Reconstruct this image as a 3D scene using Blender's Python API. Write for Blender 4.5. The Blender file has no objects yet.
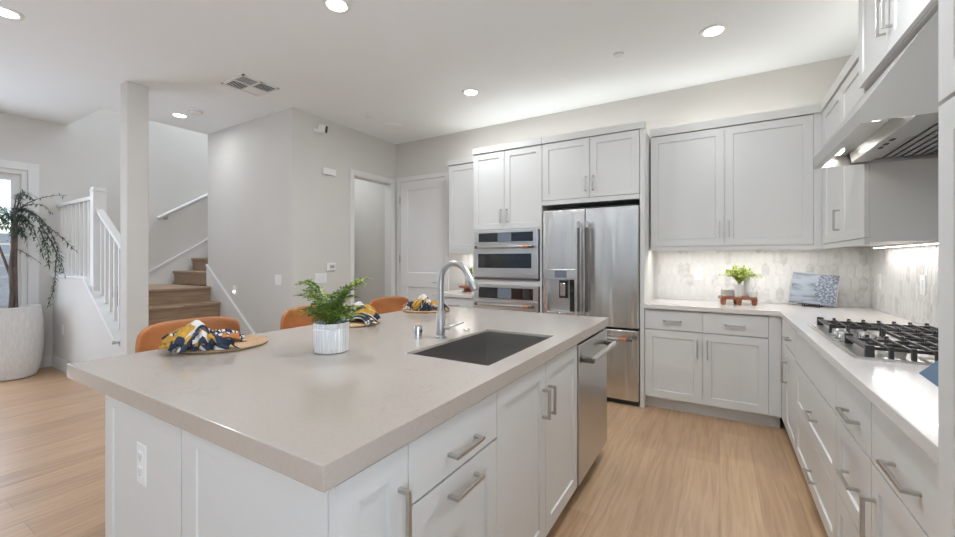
import bpy, bmesh, math, random
from mathutils import Vector, Matrix
random.seed(7)
S = bpy.context.scene
COL = S.collection
PI = math.pi
R = math.radians

# ------------------------------------------------------------------ camera, world, big lights, exposure
cd = bpy.data.cameras.new('camera'); cam = bpy.data.objects.new('camera', cd); COL.objects.link(cam)
cd.sensor_width = 36.0; cd.lens = 403.0 / 955.0 * 36.0
cd.shift_y = -8.5 / 955.0
cd.clip_start = 0.02
cam.location = (0, 0, 1.3); cam.rotation_euler = (R(90), 0, R(31.02))
S.camera = cam

w = bpy.data.worlds.new('world'); S.world = w; w.use_nodes = True
nt = w.node_tree; bg = nt.nodes['Background']
sky = nt.nodes.new('ShaderNodeTexSky'); sky.sky_type = 'NISHITA'
sky.sun_disc = False; sky.sun_elevation = R(48); sky.sun_rotation = R(200); sky.air_density = 1.0; sky.dust_density = 1.5
nt.links.new(sky.outputs[0], bg.inputs[0]); bg.inputs[1].default_value = 0.32

XR_ = 1.05
def area(name, loc, rot, sx, sy, power, col=(1, 1, 1), parent=None, spread=None):
    l = bpy.data.lights.new(name, 'AREA'); l.shape = 'RECTANGLE'; l.size = sx; l.size_y = sy
    l.energy = power; l.color = col
    if spread: l.spread = spread
    o = bpy.data.objects.new(name, l); COL.objects.link(o); o.location = loc; o.rotation_euler = rot
    if parent: o.parent = parent
    return o
# daylight at the patio door; the rear, side and stair lights are added fill
area('ceiling_fill_rear', (-1.2, -4.5, 1.45), (R(177), 0, 0), 2.5, 1.8, 70, (0.84, 0.97, 1.13), None, R(90))  # added lamp facing up to brighten the ceiling
area('ceiling_fill_rear', (-5.0, -4.5, 1.45), (R(177), 0, 0), 2.5, 1.8, 70, (0.84, 0.97, 1.13), None, R(90))  # second added ceiling fill, also facing up
area('daylight_patio_door', (-6.93, 0.2, 1.25), (0, R(-90), 0), 2.2, 1.9, 35, (0.86, 0.97, 1.16))
area('side_fill', (XR_ - 0.05, -1.2, 1.5), (0, R(126), 0), 1.9, 2.4, 66, (0.84, 0.97, 1.13), None, R(160))  # added fill lamp shining in from the right
area('stairwell_fill', (-6.4, 4.4, 5.4), (0, 0, 0), 1.0, 3.5, 85, (0.85, 0.97, 1.15))  # added lamp lighting the stairwell from above, no window there

vs = S.view_settings
vs.view_transform = 'Standard'; vs.look = 'None'; vs.gamma = 1.0; vs.use_curve_mapping = False
vs.exposure = 0.18
S.cycles.use_denoising = True
S.cycles.max_bounces = 10; S.cycles.diffuse_bounces = 6; S.cycles.glossy_bounces = 5
S.cycles.sample_clamp_indirect = 6.0

# ------------------------------------------------------------------ materials
MATS = {}
def nodes_of(m):
    return m.node_tree.nodes, m.node_tree.links
def mat(name, col, rough=0.5, metal=0.0, noise=0.0, nscale=20.0, bump=0.0, bscale=60.0, col2=None, stretch=(1, 1, 1), emis=None, estr=0.0, coat=0.0, trans=0.0, spec=0.5, sss=0.0):
    m = bpy.data.materials.new(name); m.use_nodes = True
    N, L = nodes_of(m); b = N['Principled BSDF']
    b.inputs['Roughness'].default_value = rough; b.inputs['Metallic'].default_value = metal
    b.inputs['Coat Weight'].default_value = coat; b.inputs['Transmission Weight'].default_value = trans
    b.inputs['Specular IOR Level'].default_value = spec
    tc = N.new('ShaderNodeTexCoord'); mp = N.new('ShaderNodeMapping'); mp.inputs['Scale'].default_value = stretch
    L.new(tc.outputs['Object'], mp.inputs[0])
    nz = N.new('ShaderNodeTexNoise'); nz.inputs['Scale'].default_value = nscale; nz.inputs['Detail'].default_value = 4
    L.new(mp.outputs[0], nz.inputs['Vector'])
    rp = N.new('ShaderNodeValToRGB')
    c2 = col2 if col2 else tuple(max(0, c * (1 - noise)) for c in col)
    rp.color_ramp.elements[0].color = (*c2, 1); rp.color_ramp.elements[1].color = (*col, 1)
    rp.color_ramp.elements[0].position = 0.35; rp.color_ramp.elements[1].position = 0.65
    L.new(nz.outputs['Fac'], rp.inputs[0]); L.new(rp.outputs[0], b.inputs['Base Color'])
    if bump > 0:
        n2 = N.new('ShaderNodeTexNoise'); n2.inputs['Scale'].default_value = bscale; n2.inputs['Detail'].default_value = 3
        L.new(mp.outputs[0], n2.inputs['Vector'])
        bp = N.new('ShaderNodeBump'); bp.inputs['Strength'].default_value = bump; bp.inputs['Distance'].default_value = 0.01
        L.new(n2.outputs['Fac'], bp.inputs['Height']); L.new(bp.outputs[0], b.inputs['Normal'])
    if emis:
        b.inputs['Emission Color'].default_value = (*emis, 1); b.inputs['Emission Strength'].default_value = estr
    MATS[name] = m
    return m

WALL = mat('wall_paint', (0.645, 0.622, 0.580), 0.75, noise=0.02, nscale=3, bump=0.04, bscale=180)
CEIL = mat('ceiling_paint', (0.875, 0.905, 0.915), 0.85, noise=0.01, nscale=2, bump=0.04, bscale=150)
TRIM = mat('trim_paint', (0.74, 0.73, 0.71), 0.4, noise=0.01)
CAB = mat('cabinet_paint', (0.655, 0.648, 0.625), 0.32, noise=0.01, nscale=4)
CABD = mat('cabinet_inside', (0.40, 0.40, 0.40), 0.6, noise=0.02)
NICKEL = mat('brushed_nickel', (0.56, 0.54, 0.51), 0.28, 1.0, noise=0.08, nscale=80)
STEEL = mat('stainless_steel', (0.60, 0.595, 0.585), 0.30, 1.0, noise=0.05, nscale=40, stretch=(60, 60, 1), bump=0.0)
HOODST = mat('hood_steel', (0.55, 0.54, 0.525), 0.30, 1.0, noise=0.04, nscale=30, stretch=(1, 40, 40))
CHROME = mat('polished_chrome', (0.66, 0.65, 0.64), 0.16, 1.0, noise=0.02)
DARKSTEEL = mat('dark_bronze_steel', (0.20, 0.175, 0.16), 0.3, 1.0, noise=0.1)
COPPER = mat('copper', (0.72, 0.33, 0.18), 0.28, 1.0, noise=0.08)
BLACKGL = mat('black_glass', (0.02, 0.02, 0.022), 0.06, noise=0.02, coat=0.5)
SCREEN = mat('display_glass', (0.12, 0.135, 0.165), 0.1, noise=0.05, emis=(0.32, 0.35, 0.42), estr=0.12)
BLACK = mat('black_plastic', (0.02, 0.02, 0.02), 0.5, noise=0.1)
TRAY = mat('cooktop_steel', (0.74, 0.72, 0.69), 0.33, 1.0, noise=0.04, nscale=40)
CAST = mat('cast_iron', (0.035, 0.033, 0.032), 0.36, noise=0.3, nscale=60, bump=0.1, bscale=300)
GASKET = mat('dark_gap', (0.012, 0.012, 0.012), 0.8, noise=0.1)
PLASTIC = mat('white_plastic', (0.80, 0.80, 0.78), 0.35, noise=0.01)
CERAM = mat('white_ceramic', (0.70, 0.685, 0.665), 0.18, noise=0.02, coat=0.4)
LEATHER = mat('rust_leather', (0.50, 0.18, 0.055), 0.5, noise=0.25, nscale=8, bump=0.15, bscale=150)
LEGM = mat('black_metal', (0.03, 0.03, 0.03), 0.4, 0.6, noise=0.1)
WOODR = mat('reddish_wood', (0.36, 0.12, 0.055), 0.35, noise=0.4, nscale=6, stretch=(1, 8, 8))
BAMBOO = mat('pale_bamboo', (0.56, 0.36, 0.19), 0.5, noise=0.2, nscale=12)
MUSTARD = mat('mustard_cloth', (0.62, 0.34, 0.05), 0.9, noise=0.35, nscale=40, bump=0.2, bscale=300)
NAVY = mat('navy_cloth', (0.03, 0.042, 0.075), 0.9, noise=0.3, nscale=60, bump=0.2, bscale=300)
CREAM = mat('cream_cloth', (0.72, 0.68, 0.62), 0.9, noise=0.15, nscale=30)
SOIL = mat('potting_soil', (0.05, 0.038, 0.03), 0.95, noise=0.5, nscale=40, bump=0.5, bscale=80)
FERN = mat('fern_green', (0.24, 0.36, 0.07), 0.55, col2=(0.09, 0.18, 0.035), nscale=14)
LIME = mat('lime_green', (0.50, 0.56, 0.13), 0.55, col2=(0.24, 0.34, 0.06), nscale=25)
YELLOWG = mat('yellow_green', (0.55, 0.52, 0.10), 0.55, col2=(0.33, 0.36, 0.07), nscale=20)
DGREEN = mat('dark_green_leaf', (0.035, 0.10, 0.055), 0.5, col2=(0.015, 0.045, 0.03), nscale=10)
BARK = mat('grey_bark', (0.16, 0.12, 0.10), 0.9, noise=0.5, nscale=25, bump=0.6, bscale=60, stretch=(1, 1, 0.3))
PLANTER = mat('ribbed_white_planter', (0.70, 0.68, 0.655), 0.8, noise=0.12, nscale=14, stretch=(6, 6, 1), bump=0.5, bscale=30)
BLUECL = mat('slate_blue_board', (0.075, 0.125, 0.19), 0.6, noise=0.1)
VINYL = mat('white_vinyl', (0.74, 0.74, 0.72), 0.6, noise=0.03)
GRAVEL = mat('pale_gravel', (0.45, 0.42, 0.38), 0.9, noise=0.4, nscale=40)
LED = mat('led_strip', (0.9, 0.9, 0.9), 0.4, emis=(1.0, 0.97, 0.92), estr=9.0)
HOODLED = mat('hood_lamp', (0.9, 0.9, 0.9), 0.4, emis=(1.0, 0.96, 0.9), estr=2.5)
LAMP = mat('lamp_diffuser', (0.9, 0.9, 0.9), 0.4, emis=(1.0, 0.97, 0.92), estr=7.0)
SINKST = mat('sink_steel', (0.60, 0.58, 0.56), 0.27, 1.0, noise=0.06, nscale=40, stretch=(30, 1, 1))
GROUT = mat('tile_grout', (0.62, 0.605, 0.585), 0.8, noise=0.05)
TILES = [mat('marble_tile_%s' % k, c, 0.35, col2=c2, nscale=22) for k, c, c2 in (
    ('white', (0.70, 0.685, 0.665), (0.66, 0.645, 0.625)), ('ivory', (0.68, 0.662, 0.64), (0.64, 0.622, 0.60)),
    ('veined', (0.68, 0.665, 0.645), (0.55, 0.535, 0.515)), ('grey', (0.63, 0.615, 0.595), (0.50, 0.485, 0.465)))]

def quartz(name, a, b2, rough):
    m = bpy.data.materials.new(name); m.use_nodes = True
    N, L = nodes_of(m); b = N['Principled BSDF']; b.inputs['Roughness'].default_value = rough
    tc = N.new('ShaderNodeTexCoord')
    n1 = N.new('ShaderNodeTexNoise'); n1.inputs['Scale'].default_value = 5.0; n1.inputs['Detail'].default_value = 8; n1.inputs['Distortion'].default_value = 2.5
    L.new(tc.outputs['Object'], n1.inputs['Vector'])
    rp = N.new('ShaderNodeValToRGB'); e = rp.color_ramp.elements
    e[0].position = 0.487; e[0].color = (*a, 1); e[1].position = 0.513; e[1].color = (*a, 1)
    x = e.new(0.5); x.color = (*b2, 1)
    L.new(n1.outputs['Fac'], rp.inputs[0])
    n2 = N.new('ShaderNodeTexNoise'); n2.inputs['Scale'].default_value = 120; n2.inputs['Detail'].default_value = 2
    L.new(tc.outputs['Object'], n2.inputs['Vector'])
    n3 = N.new('ShaderNodeTexNoise'); n3.inputs['Scale'].default_value = 2.2; n3.inputs['Detail'].default_value = 1
    L.new(tc.outputs['Object'], n3.inputs['Vector'])
    mx0 = N.new('ShaderNodeMixRGB'); mx0.inputs[1].default_value = (*a, 1)
    gt = N.new('ShaderNodeMath'); gt.operation = 'GREATER_THAN'; gt.inputs[1].default_value = 0.56
    L.new(n3.outputs['Fac'], gt.inputs[0]); L.new(gt.outputs[0], mx0.inputs[0]); L.new(rp.outputs[0], mx0.inputs[2])
    mx = N.new('ShaderNodeMixRGB'); mx.blend_type = 'MULTIPLY'; mx.inputs[0].default_value = 0.12
    L.new(mx0.outputs[0], mx.inputs[1]); L.new(n2.outputs['Fac'], mx.inputs[2])
    L.new(mx.outputs[0], b.inputs['Base Color'])
    b.inputs['Coat Weight'].default_value = 0.15
    return m
QISL = quartz('warm_quartz', (0.485, 0.420, 0.362), (0.43, 0.368, 0.315), 0.17)
QPER = quartz('pale_quartz', (0.72, 0.675, 0.64), (0.64, 0.59, 0.56), 0.16)

def planks(name, c1, c2, plank_w, plank_l, rough, seam):
    """boards running along Y"""
    m = bpy.data.materials.new(name); m.use_nodes = True
    N, L = nodes_of(m); b = N['Principled BSDF']; b.inputs['Roughness'].default_value = rough
    tc = N.new('ShaderNodeTexCoord'); mp = N.new('ShaderNodeMapping'); mp.inputs['Rotation'].default_value = (0, 0, R(90))
    L.new(tc.outputs['Object'], mp.inputs[0])
    br = N.new('ShaderNodeTexBrick'); br.offset = 0.37; br.offset_frequency = 2
    br.inputs['Color1'].default_value = (*c1, 1); br.inputs['Color2'].default_value = (*c2, 1); br.inputs['Mortar'].default_value = (*seam, 1)
    br.inputs['Scale'].default_value = 1.0; br.inputs['Mortar Size'].default_value = 0.0012; br.inputs['Brick Width'].default_value = plank_l
    br.inputs['Row Height'].default_value = plank_w; br.inputs['Bias'].default_value = -0.1; br.inputs['Mortar Smooth'].default_value = 0.2
    L.new(mp.outputs[0], br.inputs['Vector'])
    mp2 = N.new('ShaderNodeMapping'); mp2.inputs['Scale'].default_value = (26, 1.6, 20)
    L.new(tc.outputs['Object'], mp2.inputs[0])
    n1 = N.new('ShaderNodeTexNoise'); n1.inputs['Scale'].default_value = 1.6; n1.inputs['Detail'].default_value = 6; n1.inputs['Distortion'].default_value = 0.8
    L.new(mp2.outputs[0], n1.inputs['Vector'])
    rp = N.new('ShaderNodeValToRGB'); rp.color_ramp.elements[0].position = 0.3; rp.color_ramp.elements[0].color = (0.70, 0.66, 0.62, 1)
    rp.color_ramp.elements[1].position = 0.65; rp.color_ramp.elements[1].color = (1, 1, 1, 1)
    L.new(n1.outputs['Fac'], rp.inputs[0])
    mx = N.new('ShaderNodeMixRGB'); mx.blend_type = 'MULTIPLY'; mx.inputs[0].default_value = 0.75
    L.new(br.outputs['Color'], mx.inputs[1]); L.new(rp.outputs[0], mx.inputs[2])
    L.new(mx.outputs[0], b.inputs['Base Color'])
    bp = N.new('ShaderNodeBump'); bp.inputs['Strength'].default_value = 0.12; bp.inputs['Distance'].default_value = 0.004
    L.new(n1.outputs['Fac'], bp.inputs['Height']); L.new(bp.outputs[0], b.inputs['Normal'])
    return m
OAK = planks('oak_floor', (0.565, 0.375, 0.225), (0.49, 0.315, 0.185), 0.185, 1.5, 0.38, (0.36, 0.24, 0.15))
STEPW = mat('oak_stair', (0.41, 0.275, 0.172), 0.45, noise=0.32, nscale=3, stretch=(18, 1.5, 18))

def print_cloth():
    m = bpy.data.materials.new('printed_cloth'); m.use_nodes = True
    N, L = nodes_of(m); b = N['Principled BSDF']; b.inputs['Roughness'].default_value = 0.9
    tc = N.new('ShaderNodeTexCoord')
    v = N.new('ShaderNodeTexVoronoi'); v.feature = 'DISTANCE_TO_EDGE'; v.inputs['Scale'].default_value = 55
    L.new(tc.outputs['Object'], v.inputs['Vector'])
    rp = N.new('ShaderNodeValToRGB'); e = rp.color_ramp.elements; rp.color_ramp.interpolation = 'CONSTANT'
    e[0].position = 0; e[0].color = (0.02, 0.025, 0.05, 1); e[1].position = 0.16; e[1].color = (0.74, 0.71, 0.67, 1)
    L.new(v.outputs['Distance'], rp.inputs[0])
    n = N.new('ShaderNodeTexNoise'); n.inputs['Scale'].default_value = 16; L.new(tc.outputs['Object'], n.inputs['Vector'])
    gt = N.new('ShaderNodeMath'); gt.operation = 'GREATER_THAN'; gt.inputs[1].default_value = 0.6; L.new(n.outputs['Fac'], gt.inputs[0])
    mx = N.new('ShaderNodeMixRGB'); mx.inputs[2].default_value = (0.55, 0.20, 0.06, 1)
    L.new(gt.outputs[0], mx.inputs[0]); L.new(rp.outputs[0], mx.inputs[1]); L.new(mx.outputs[0], b.inputs['Base Color'])
    return m
PRINT = print_cloth()

def agate():
    m = bpy.data.materials.new('blue_geode_print'); m.use_nodes = True
    N, L = nodes_of(m); b = N['Principled BSDF']; b.inputs['Roughness'].default_value = 0.35
    tc = N.new('ShaderNodeTexCoord')
    mp = N.new('ShaderNodeMapping'); mp.inputs['Scale'].default_value = (3, 3, 14); mp.inputs['Rotation'].default_value = (0, R(9), 0)
    L.new(tc.outputs['Object'], mp.inputs[0])
    n = N.new('ShaderNodeTexNoise'); n.inputs['Scale'].default_value = 2.2; n.inputs['Detail'].default_value = 6
    L.new(mp.outputs[0], n.inputs['Vector'])
    rp = N.new('ShaderNodeValToRGB'); e = rp.color_ramp.elements
    e[0].position = 0.36; e[0].color = (0.095, 0.11, 0.14, 1); e[1].position = 0.55; e[1].color = (0.24, 0.262, 0.30, 1)
    L.new(n.outputs['Fac'], rp.inputs[0])
    n2 = N.new('ShaderNodeTexNoise'); n2.inputs['Scale'].default_value = 70; n2.inputs['Detail'].default_value = 3
    L.new(tc.outputs['Object'], n2.inputs['Vector'])
    r2 = N.new('ShaderNodeValToRGB'); e = r2.color_ramp.elements
    e[0].position = 0.42; e[0].color = (0.065, 0.08, 0.115, 1); e[1].position = 0.70; e[1].color = (0.32, 0.34, 0.38, 1)
    L.new(n2.outputs['Fac'], r2.inputs[0])
    # round geode patch on the upper right of the cover
    vm = N.new('ShaderNodeVectorMath'); vm.operation = 'DISTANCE'; vm.inputs[1].default_value = (0.285, 0.0, 0.115)
    sc = N.new('ShaderNodeVectorMath'); sc.operation = 'MULTIPLY'; sc.inputs[1].default_value = (1.1, 0, 0.8)
    L.new(tc.outputs['Object'], sc.inputs[0]); L.new(sc.outputs[0], vm.inputs[0])
    lt = N.new('ShaderNodeMath'); lt.operation = 'LESS_THAN'; lt.inputs[1].default_value = 0.118
    L.new(vm.outputs['Value'], lt.inputs[0])
    mx = N.new('ShaderNodeMixRGB'); L.new(lt.outputs[0], mx.inputs[0]); L.new(rp.outputs[0], mx.inputs[1]); L.new(r2.outputs[0], mx.inputs[2])
    L.new(mx.outputs[0], b.inputs['Base Color'])
    return m
AGATE = agate()

def wavy_steel():
    m = bpy.data.materials.new('fridge_steel'); m.use_nodes = True
    N, L = nodes_of(m); b = N['Principled BSDF']
    b.inputs['Metallic'].default_value = 1; b.inputs['Roughness'].default_value = 0.27; b.inputs['Base Color'].default_value = (0.66, 0.64, 0.605, 1)
    tc = N.new('ShaderNodeTexCoord'); mp = N.new('ShaderNodeMapping'); mp.inputs['Scale'].default_value = (5.5, 5.5, 0.75)
    L.new(tc.outputs['Object'], mp.inputs[0])
    n = N.new('ShaderNodeTexNoise'); n.inputs['Scale'].default_value = 1.0; n.inputs['Detail'].default_value = 1.5
    L.new(mp.outputs[0], n.inputs['Vector'])
    bp = N.new('ShaderNodeBump'); bp.inputs['Strength'].default_value = 0.8; bp.inputs['Distance'].default_value = 0.07
    L.new(n.outputs['Fac'], bp.inputs['Height']); L.new(bp.outputs[0], b.inputs['Normal'])
    return m
FRIDGEST = wavy_steel()
FAUC = mat('faucet_steel', (0.50, 0.49, 0.475), 0.36, 1.0, noise=0.05)

def glassmat():
    m = bpy.data.materials.new('window_glass'); m.use_nodes = True
    N, L = nodes_of(m); b = N['Principled BSDF']
    b.inputs['Base Color'].default_value = (0.97, 0.98, 0.98, 1); b.inputs['Roughness'].default_value = 0.02
    b.inputs['Transmission Weight'].default_value = 1.0; b.inputs['IOR'].default_value = 1.1
    return m
GLASS = glassmat()

# ------------------------------------------------------------------ mesh helpers
class MB:
    def __init__(s): s.v = []; s.f = []; s.mi = []; s.cur = 0
    def quad(s, a, b, c, d):
        n = len(s.v); s.v += [tuple(a), tuple(b), tuple(c), tuple(d)]; s.f.append((n, n + 1, n + 2, n + 3)); s.mi.append(s.cur)
    def box(s, x0, x1, y0, y1, z0, z1, M=None):
        n = len(s.v)
        P = [(x0, y0, z0), (x1, y0, z0), (x1, y1, z0), (x0, y1, z0), (x0, y0, z1), (x1, y0, z1), (x1, y1, z1), (x0, y1, z1)]
        if M is not None: P = [tuple(M @ Vector(p)) for p in P]
        s.v += P
        for f in ((0, 3, 2, 1), (4, 5, 6, 7), (0, 1, 5, 4), (1, 2, 6, 5), (2, 3, 7, 6), (3, 0, 4, 7)):
            s.f.append(tuple(n + i for i in f)); s.mi.append(s.cur)
        return s
    def prism(s, poly, axis, a0, a1):
        """poly: 2D points in the plane of the other two axes (in x,y,z order)"""
        n = len(s.v); k = len(poly)
        def p3(p, a):
            return {'x': (a, p[0], p[1]), 'y': (p[0], a, p[1]), 'z': (p[0], p[1], a)}[axis]
        s.v += [p3(p, a0) for p in poly] + [p3(p, a1) for p in poly]
        s.f.append(tuple(n + i for i in range(k))); s.f.append(tuple(n + k + i for i in reversed(range(k)))); s.mi += [s.cur] * 2
        for i in range(k):
            j = (i + 1) % k
            s.f.append((n + i, n + k + i, n + k + j, n + j)); s.mi.append(s.cur)
        return s
    def tube(s, pts, r, seg=10, cap=True):
        pts = [Vector(p) for p in pts]; rs = r if isinstance(r, (list, tuple)) else [r] * len(pts)
        n = len(s.v); up = Vector((0, 0, 1)); prev = None
        for i, p in enumerate(pts):
            t = (pts[min(i + 1, len(pts) - 1)] - pts[max(i - 1, 0)]).normalized()
            if prev is None:
                a = t.cross(up)
                if a.length < 1e-3: a = t.cross(Vector((1, 0, 0)))
                a.normalize()
            else:
                a = (prev - t * prev.dot(t)).normalized()
            prev = a; b = t.cross(a)
            for k in range(seg):
                th = 2 * PI * k / seg
                s.v.append(tuple(p + (a * math.cos(th) + b * math.sin(th)) * rs[i]))
        for i in range(len(pts) - 1):
            for k in range(seg):
                k2 = (k + 1) % seg
                s.f.append((n + i * seg + k, n + i * seg + k2, n + (i + 1) * seg + k2, n + (i + 1) * seg + k)); s.mi.append(s.cur)
        if cap:
            s.f.append(tuple(n + k for k in reversed(range(seg)))); s.mi.append(s.cur)
            e = n + (len(pts) - 1) * seg
            s.f.append(tuple(e + k for k in range(seg))); s.mi.append(s.cur)
        return s
    def lathe(s, prof, c=(0, 0, 0), seg=32, flute=None):
        """prof: (r, z) list; axis z"""
        n = len(s.v)
        for (r, z) in prof:
            for k in range(seg):
                th = 2 * PI * k / seg; rr = r * (1 + (flute * math.cos(th * seg / 2) if flute else 0))
                s.v.append((c[0] + rr * math.cos(th), c[1] + rr * math.sin(th), c[2] + z))
        for i in range(len(prof) - 1):
            for k in range(seg):
                k2 = (k + 1) % seg
                s.f.append((n + i * seg + k, n + i * seg + k2, n + (i + 1) * seg + k2, n + (i + 1) * seg + k)); s.mi.append(s.cur)
        s.f.append(tuple(n + k for k in reversed(range(seg)))); s.mi.append(s.cur)
        e = n + (len(prof) - 1) * seg
        s.f.append(tuple(e + k for k in range(seg))); s.mi.append(s.cur)
        return s
    def build(s, name, m, parent=None, bevel=0.0, smooth=False, loc=None, seg=2):
        me = bpy.data.meshes.new(name); me.from_pydata(s.v, [], s.f); me.update()
        ms = m if isinstance(m, (list, tuple)) else [m]
        for x in ms: me.materials.append(x)
        if len(ms) > 1: me.polygons.foreach_set('material_index', s.mi)
        bm = bmesh.new(); bm.from_mesh(me); bmesh.ops.recalc_face_normals(bm, faces=bm.faces); bm.to_mesh(me); bm.free()
        if smooth:
            me.polygons.foreach_set('use_smooth', [True] * len(me.polygons))
        o = bpy.data.objects.new(name, me); COL.objects.link(o)
        if parent: o.parent = parent
        if loc: o.location = loc
        if bevel:
            b = o.modifiers.new('bevel', 'BEVEL'); b.width = bevel; b.segments = seg; b.limit_method = 'ANGLE'; b.angle_limit = R(40)
            b.harden_normals = False
        if smooth:
            me.set_sharp_from_angle(angle=R(40))
        return o

def B(name, m, x0, x1, y0, y1, z0, z1, parent=None, bevel=0.0):
    return MB().box(x0, x1, y0, y1, z0, z1).build(name, m, parent, bevel)
def tag(o, label=None, cat=None, group=None, kind=None):
    if label: o['label'] = label
    if cat: o['category'] = cat
    if group: o['group'] = group
    if kind: o['kind'] = kind
    return o
def thing(name, label, cat, loc=(0, 0, 0), rz=0.0, group=None):
    o = bpy.data.objects.new(name, None); COL.objects.link(o); o.empty_display_size = 0.1
    o.location = loc; o.rotation_euler = (0, 0, rz)
    return tag(o, label, cat, group)
def struct(name, mb, m, label=None, cat=None, bevel=0.0, parent=None):
    o = mb.build(name, m, parent, bevel)
    if not parent: tag(o, label, cat, None, 'structure')
    return o
def reparent(o, p):
    o.parent = p
    o.matrix_parent_inverse = (Matrix.Translation(p.location) @ p.rotation_euler.to_matrix().to_4x4()).inverted()
    return o
def copy_tree(o, parent=None):
    c = o.copy(); COL.objects.link(c); c.parent = parent
    for ch in list(o.children): copy_tree(ch, c)
    return c

# ------------------------------------------------------------------ the room
CZ = 2.985; XR = 1.05; YB = 4.42; XL = -7.0; YR = -4.7; XH = -4.05; YS = 2.76
struct('floor', MB().box(XL - 0.1, XR + 0.1, YR - 0.1, YB + 0.1, -0.1, 0), OAK, 'oak plank floor running toward the back wall', 'floor')
struct('ceiling', MB().box(XL - 0.1, XR + 0.1, YR - 0.1, 1.68, CZ, CZ + 0.3).box(-5.9, XR + 0.1, 1.68, YB + 0.1, CZ, CZ + 0.3), CEIL, 'flat white ceiling over the kitchen', 'ceiling')
struct('wall_back', MB().box(XH - 0.12, XR + 0.1, YB, YB + 0.1, 0, CZ), WALL, 'warm grey wall behind the fridge and back cabinets', 'wall')
struct('wall_right', MB().box(XR, XR + 0.1, YR, -2.55, 0, CZ).box(XR, XR + 0.1, 0.15, YB, 0, CZ).box(XR, XR + 0.1, -2.55, 0.15, 0, 0.45).box(XR, XR + 0.1, -2.55, 0.15, 2.65, CZ), WALL, 'warm grey wall behind the range hood', 'wall')
# rear wall behind the camera, with two window openings
struct('wall_rear', MB().box(XL, XR, YR - 0.1, YR, 0, 0.45).box(XL, XR, YR - 0.1, YR, 2.65, CZ)
       .box(XL, -6.35, YR - 0.1, YR, 0.45, 2.65).box(-3.65, -2.55, YR - 0.1, YR, 0.45, 2.65).box(0.15, XR, YR - 0.1, YR, 0.45, 2.65), WALL, 'warm grey wall behind the camera', 'wall')
# left wall with the patio door opening (y -0.75..1.26, z 0..2.30); carries on up the stairwell
PD0, PD1, PDZ = -0.75, 1.34, 2.35
struct('wall_left', MB().box(XL - 0.12, XL, YR, PD0, 0, CZ).box(XL - 0.12, XL, PD0, PD1, PDZ, CZ).box(XL - 0.12, XL, PD1, 7.0, 0, CZ)
       .box(XL - 0.12, XL, 1.68, 7.0, CZ, 5.5), WALL, 'warm grey wall with the patio door and the stair handrail', 'wall')
struct('wall_stair', MB().box(-5.87, XH, YS, YS + 0.12, 0, CZ), WALL, 'warm grey wall to the right of the stairs', 'wall')
struct('wall_nook', MB().box(XH - 0.12, XH, YS + 0.12, 3.63, 0, CZ).box(XH - 0.12, XH, 4.335, YB, 0, CZ).box(XH - 0.12, XH, 3.63, 4.335, 2.40, CZ), WALL, 'warm grey wall with the thermostat and open doorway', 'wall')
struct('wall_stair_side', MB().box(-5.87, -5.77, YS + 0.12, 7.0, 0, 5.5), WALL, 'wall on the right of the upper stair flight', 'wall')
struct('wall_stair_end', MB().box(XL, -5.77, 7.0, 7.1, 0, 5.5), WALL, 'end wall above the upper stair flight', 'wall')
struct('wall_upper_landing', MB().box(-5.9, -5.8, 1.58, YS + 0.12, CZ + 0.3, 5.5), WALL, 'upper floor wall right of the stair opening', 'wall')
struct('wall_upper_front', MB().box(XL, -5.9, 1.58, 1.68, CZ + 0.3, 5.5), WALL, 'upper floor wall in front of the stair opening', 'wall')
struct('ceiling_upper', MB().box(XL - 0.1, -5.77, 1.58, 7.1, 5.5, 5.6), CEIL, 'ceiling over the stairwell', 'ceiling')
struct('wall_hall', MB().box(-5.77, XH - 0.12, YB, YB + 0.1, 0, CZ), WALL, 'grey hallway wall seen through the open doorway', 'wall')
# square column at the foot of the stairs
struct('wall_column', MB().box(-4.925, -4.77, 1.545, 1.715, 0, CZ), WALL, 'square grey column standing at the foot of the stairs', 'column', 0.006)
# pony wall
PY0, PY1 = 1.55, 1.67
struct('wall_pony', MB().prism([(XL, 0), (-4.925, 0), (-4.925, 0.45), (-5.03, 0.50), (-5.90, 1.095), (XL, 1.095)], 'y', PY0, PY1), WALL, 'low white half wall along the stair flight', 'wall')
struct('trim_pony', MB().box(XL, -5.895, PY0 - 0.02, PY1 + 0.02, 1.095, 1.118)
       .prism([(-5.90, 1.095), (-5.03, 0.50), (-5.0, 0.50), (-5.0, 0.515), (-5.02, 0.522), (-5.89, 1.118)], 'y', PY0 - 0.02, PY1 + 0.02), TRIM, 'white cap on top of the half wall', 'trim', 0.003)
# baseboards
struct('baseboard_pony', MB().box(XL, -4.925, PY0 - 0.015, PY0, 0, 0.135), TRIM, 'white baseboard under the half wall', 'baseboard', 0.003)
struct('baseboard_left', MB().box(XL, XL + 0.015, PD1 + 0.09, PY0 - 0.015, 0, 0.135).box(XL, XL + 0.015, YR, PD0 - 0.09, 0, 0.135), TRIM, 'white baseboard beside the patio door', 'baseboard', 0.003)
struct('baseboard_stair', MB().box(-4.6, XH + 0.015, YS - 0.015, YS, 0, 0.135), TRIM, 'white baseboard right of the stairs', 'baseboard', 0.003)
struct('baseboard_nook', MB().box(XH, XH + 0.015, YS - 0.015, 3.565, 0, 0.135).box(XH, XH + 0.015, 4.40, YB, 0, 0.135), TRIM, 'white baseboard left of the open doorway', 'baseboard', 0.003)
struct('baseboard_column', MB().box(-4.94, -4.755, 1.53, 1.545, 0, 0.135).box(-4.77, -4.755, 1.545, 1.73, 0, 0.135), TRIM, 'white baseboard around the column', 'baseboard', 0.003)
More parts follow.
